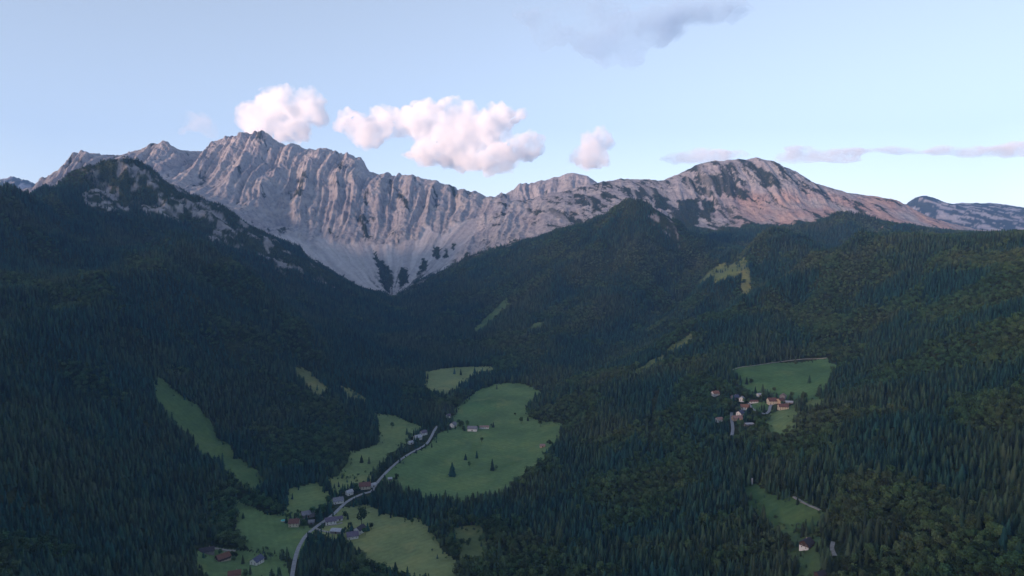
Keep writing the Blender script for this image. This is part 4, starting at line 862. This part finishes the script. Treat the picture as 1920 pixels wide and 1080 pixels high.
# ------------------------------------------------------------------ clouds, far beyond the mountains
def cloud(label, puffs, Y, dens, depth=1.0, rough=0.75, vox=45, wisp=None, seed=0, col=(0.997, 0.997, 0.997)):
    bm = bmesh.new(); r = random.Random(seed); k = Y / F
    c0 = Vector(P(puffs[0][0], puffs[0][1], Y))
    for (u, v, ru, rv) in puffs:
        for j in range(7 if wisp is None else 3):
            f = 1.0 if j == 0 else r.uniform(0.35, 0.6)
            du, dv = (0, 0) if j == 0 else (r.uniform(-0.75, 0.75) * ru, r.uniform(-0.7, 0.55) * rv)
            c = Vector(P(u + du, v + dv, Y)) - c0; c.y += r.uniform(-0.5, 0.5) * (ru + rv) * 0.5 * k * (j > 0)
            bmesh.ops.create_icosphere(bm, subdivisions=3, radius=1, matrix=Matrix.Translation(c) @ Matrix.Diagonal((ru * k * f, (ru + rv) * 0.5 * k * f * depth, rv * k * f, 1)))
    me = bpy.data.meshes.new('cloud'); bm.to_mesh(me); bm.free()
    o = bpy.data.objects.new('cloud', me); COL.objects.link(o); o.location = c0
    rm = o.modifiers.new('r', 'REMESH'); rm.mode = 'VOXEL'; rm.voxel_size = vox
    dg = bpy.context.evaluated_depsgraph_get(); me2 = bpy.data.meshes.new_from_object(o.evaluated_get(dg)); o.modifiers.clear(); o.data = me2; me2.name = 'cloud'
    n = len(me2.vertices); co = np.zeros(n * 3, np.float32); me2.vertices.foreach_get('co', co); no = np.zeros(n * 3, np.float32); me2.vertices.foreach_get('normal', no)
    co = co.reshape(-1, 3); no = no.reshape(-1, 3); a, b, c = co.T.astype(float); d = 0
    for sc_, am in ((620, 1.2), (280, 0.8), (130, 0.5), (65, 0.3)):
        d = d + am * (pn(a / sc_ + c / sc_ * 0.6, c / sc_ + b / sc_ * 0.7, seed + 70) + pn(b / sc_ + 5, c / sc_ - a / sc_ * 0.5, seed + 71)) * 0.6
    co += no * (d * rough * 260)[:, None].astype(np.float32); me2.vertices.foreach_set('co', co.ravel()); me2.update()
    mt = bpy.data.materials.new('cloud_vapour'); mt.use_nodes = True; t = mt.node_tree; t.nodes.clear()
    out = t.nodes.new('ShaderNodeOutputMaterial'); pv = t.nodes.new('ShaderNodeVolumePrincipled'); t.links.new(pv.outputs[0], out.inputs['Volume'])
    pv.inputs['Color'].default_value = (*col, 1); pv.inputs['Anisotropy'].default_value = 0.0; pv.inputs['Density'].default_value = dens
    if wisp:
        gq = t.nodes.new('ShaderNodeTexCoord'); nz = t.nodes.new('ShaderNodeTexNoise'); nz.inputs['Scale'].default_value = wisp; nz.inputs['Detail'].default_value = 4
        t.links.new(gq.outputs['Object'], nz.inputs['Vector']); mr = t.nodes.new('ShaderNodeMapRange'); t.links.new(nz.outputs[0], mr.inputs[0])
        mr.inputs[1].default_value = 0.4; mr.inputs[2].default_value = 0.75; mr.inputs[3].default_value = 0; mr.inputs[4].default_value = dens * 2.2; t.links.new(mr.outputs[0], pv.inputs['Density'])
    else:
        gq = t.nodes.new('ShaderNodeTexCoord'); nz = t.nodes.new('ShaderNodeTexNoise'); nz.inputs['Scale'].default_value = 0.0027; nz.inputs['Detail'].default_value = 6; nz.inputs['Roughness'].default_value = 0.66
        t.links.new(gq.outputs['Object'], nz.inputs['Vector']); mr = t.nodes.new('ShaderNodeMapRange'); t.links.new(nz.outputs[0], mr.inputs[0])
        mr.inputs[1].default_value = 0.38; mr.inputs[2].default_value = 0.78; mr.inputs[3].default_value = 0; mr.inputs[4].default_value = dens; t.links.new(mr.outputs[0], pv.inputs['Density'])
    me2.materials.clear(); me2.materials.append(mt)
    return tag(o, label, 'cloud')
cloud('white cumulus cloud rising behind the highest peak', [(500,220,42,32),(540,197,44,28),(575,203,30,32),(480,240,30,24),(555,248,36,24)], 13500, 0.014, vox=30, seed=1)
cloud('largest white cumulus cloud piled over the saddle', [(860,245,60,40),(650,232,26,22),(690,243,38,22),(725,228,30,26),(765,240,40,28),(815,232,40,32),(858,215,38,26),(905,245,45,40),(945,228,34,34),(975,272,32,20),(865,296,50,28),(800,285,45,28),(925,292,45,24)], 13000, 0.014, vox=30, seed=2)
cloud('small lone pink white puff of cloud', [(1110,272,30,28),(1122,254,18,16),(1090,285,20,16),(1114,296,20,12)], 13500, 0.012, vox=26, seed=3)
cloud('flat pinkish cloud streak resting behind the rounded summit', [(1310,293,62,11),(1350,290,52,9),(1265,298,30,6)], 15000, 0.006, depth=0.6, vox=36, rough=0.2, seed=4, col=(0.985, 0.98, 0.98))
cloud('long lilac cloud streak beyond the rounded summit', [(1560,288,62,9),(1500,296,52,11),(1500,278,40,7),(1620,283,52,8),(1580,300,42,7),(1700,284,60,8)], 15000, 0.006, depth=0.6, vox=36, rough=0.2, seed=5, col=(0.985, 0.98, 0.98))
cloud('lilac cloud streak over the far blue mountains', [(1840,285,60,10),(1780,283,50,7),(1905,282,60,14)], 15000, 0.006, depth=0.6, vox=36, rough=0.2, seed=6, col=(0.985, 0.98, 0.98))
cloud('thin grey cloud veil high above the valley', [(1140,70,70,40),(1010,30,60,20),(1060,50,70,28),(1370,18,60,14),(1100,20,90,22),(1165,115,50,20),(1210,55,70,35),(1300,22,90,18)], 11000, 0.0013, depth=0.8, vox=60, rough=0.6, wisp=0.0016, seed=7, col=(0.5, 0.66, 0.84))
cloud('faint pink cloud scrap beside the highest peak', [(370,232,36,22),(345,245,20,14)], 13500, 0.0007, vox=50, wisp=0.002, seed=8)

# ------------------------------------------------------------------ the valley air
bm = bmesh.new(); boxm(bm, -7300, 7300, -4900, 10900, -140, 2030); bmesh.ops.recalc_face_normals(bm, faces=bm.faces)
me = bpy.data.meshes.new('haze'); bm.to_mesh(me); bm.free(); hz = link('haze', me)
mt = bpy.data.materials.new('haze_air'); mt.use_nodes = True; t = mt.node_tree; t.nodes.clear()
out = t.nodes.new('ShaderNodeOutputMaterial'); pv = t.nodes.new('ShaderNodeVolumePrincipled'); t.links.new(pv.outputs[0], out.inputs['Volume'])
pv.inputs['Color'].default_value = (0.26, 0.52, 1.0, 1); pv.inputs['Density'].default_value = 4.8e-5; pv.inputs['Anisotropy'].default_value = 0.0
me.materials.append(mt); tag(hz, 'thin blue evening haze filling the valley', 'haze', kind='stuff')
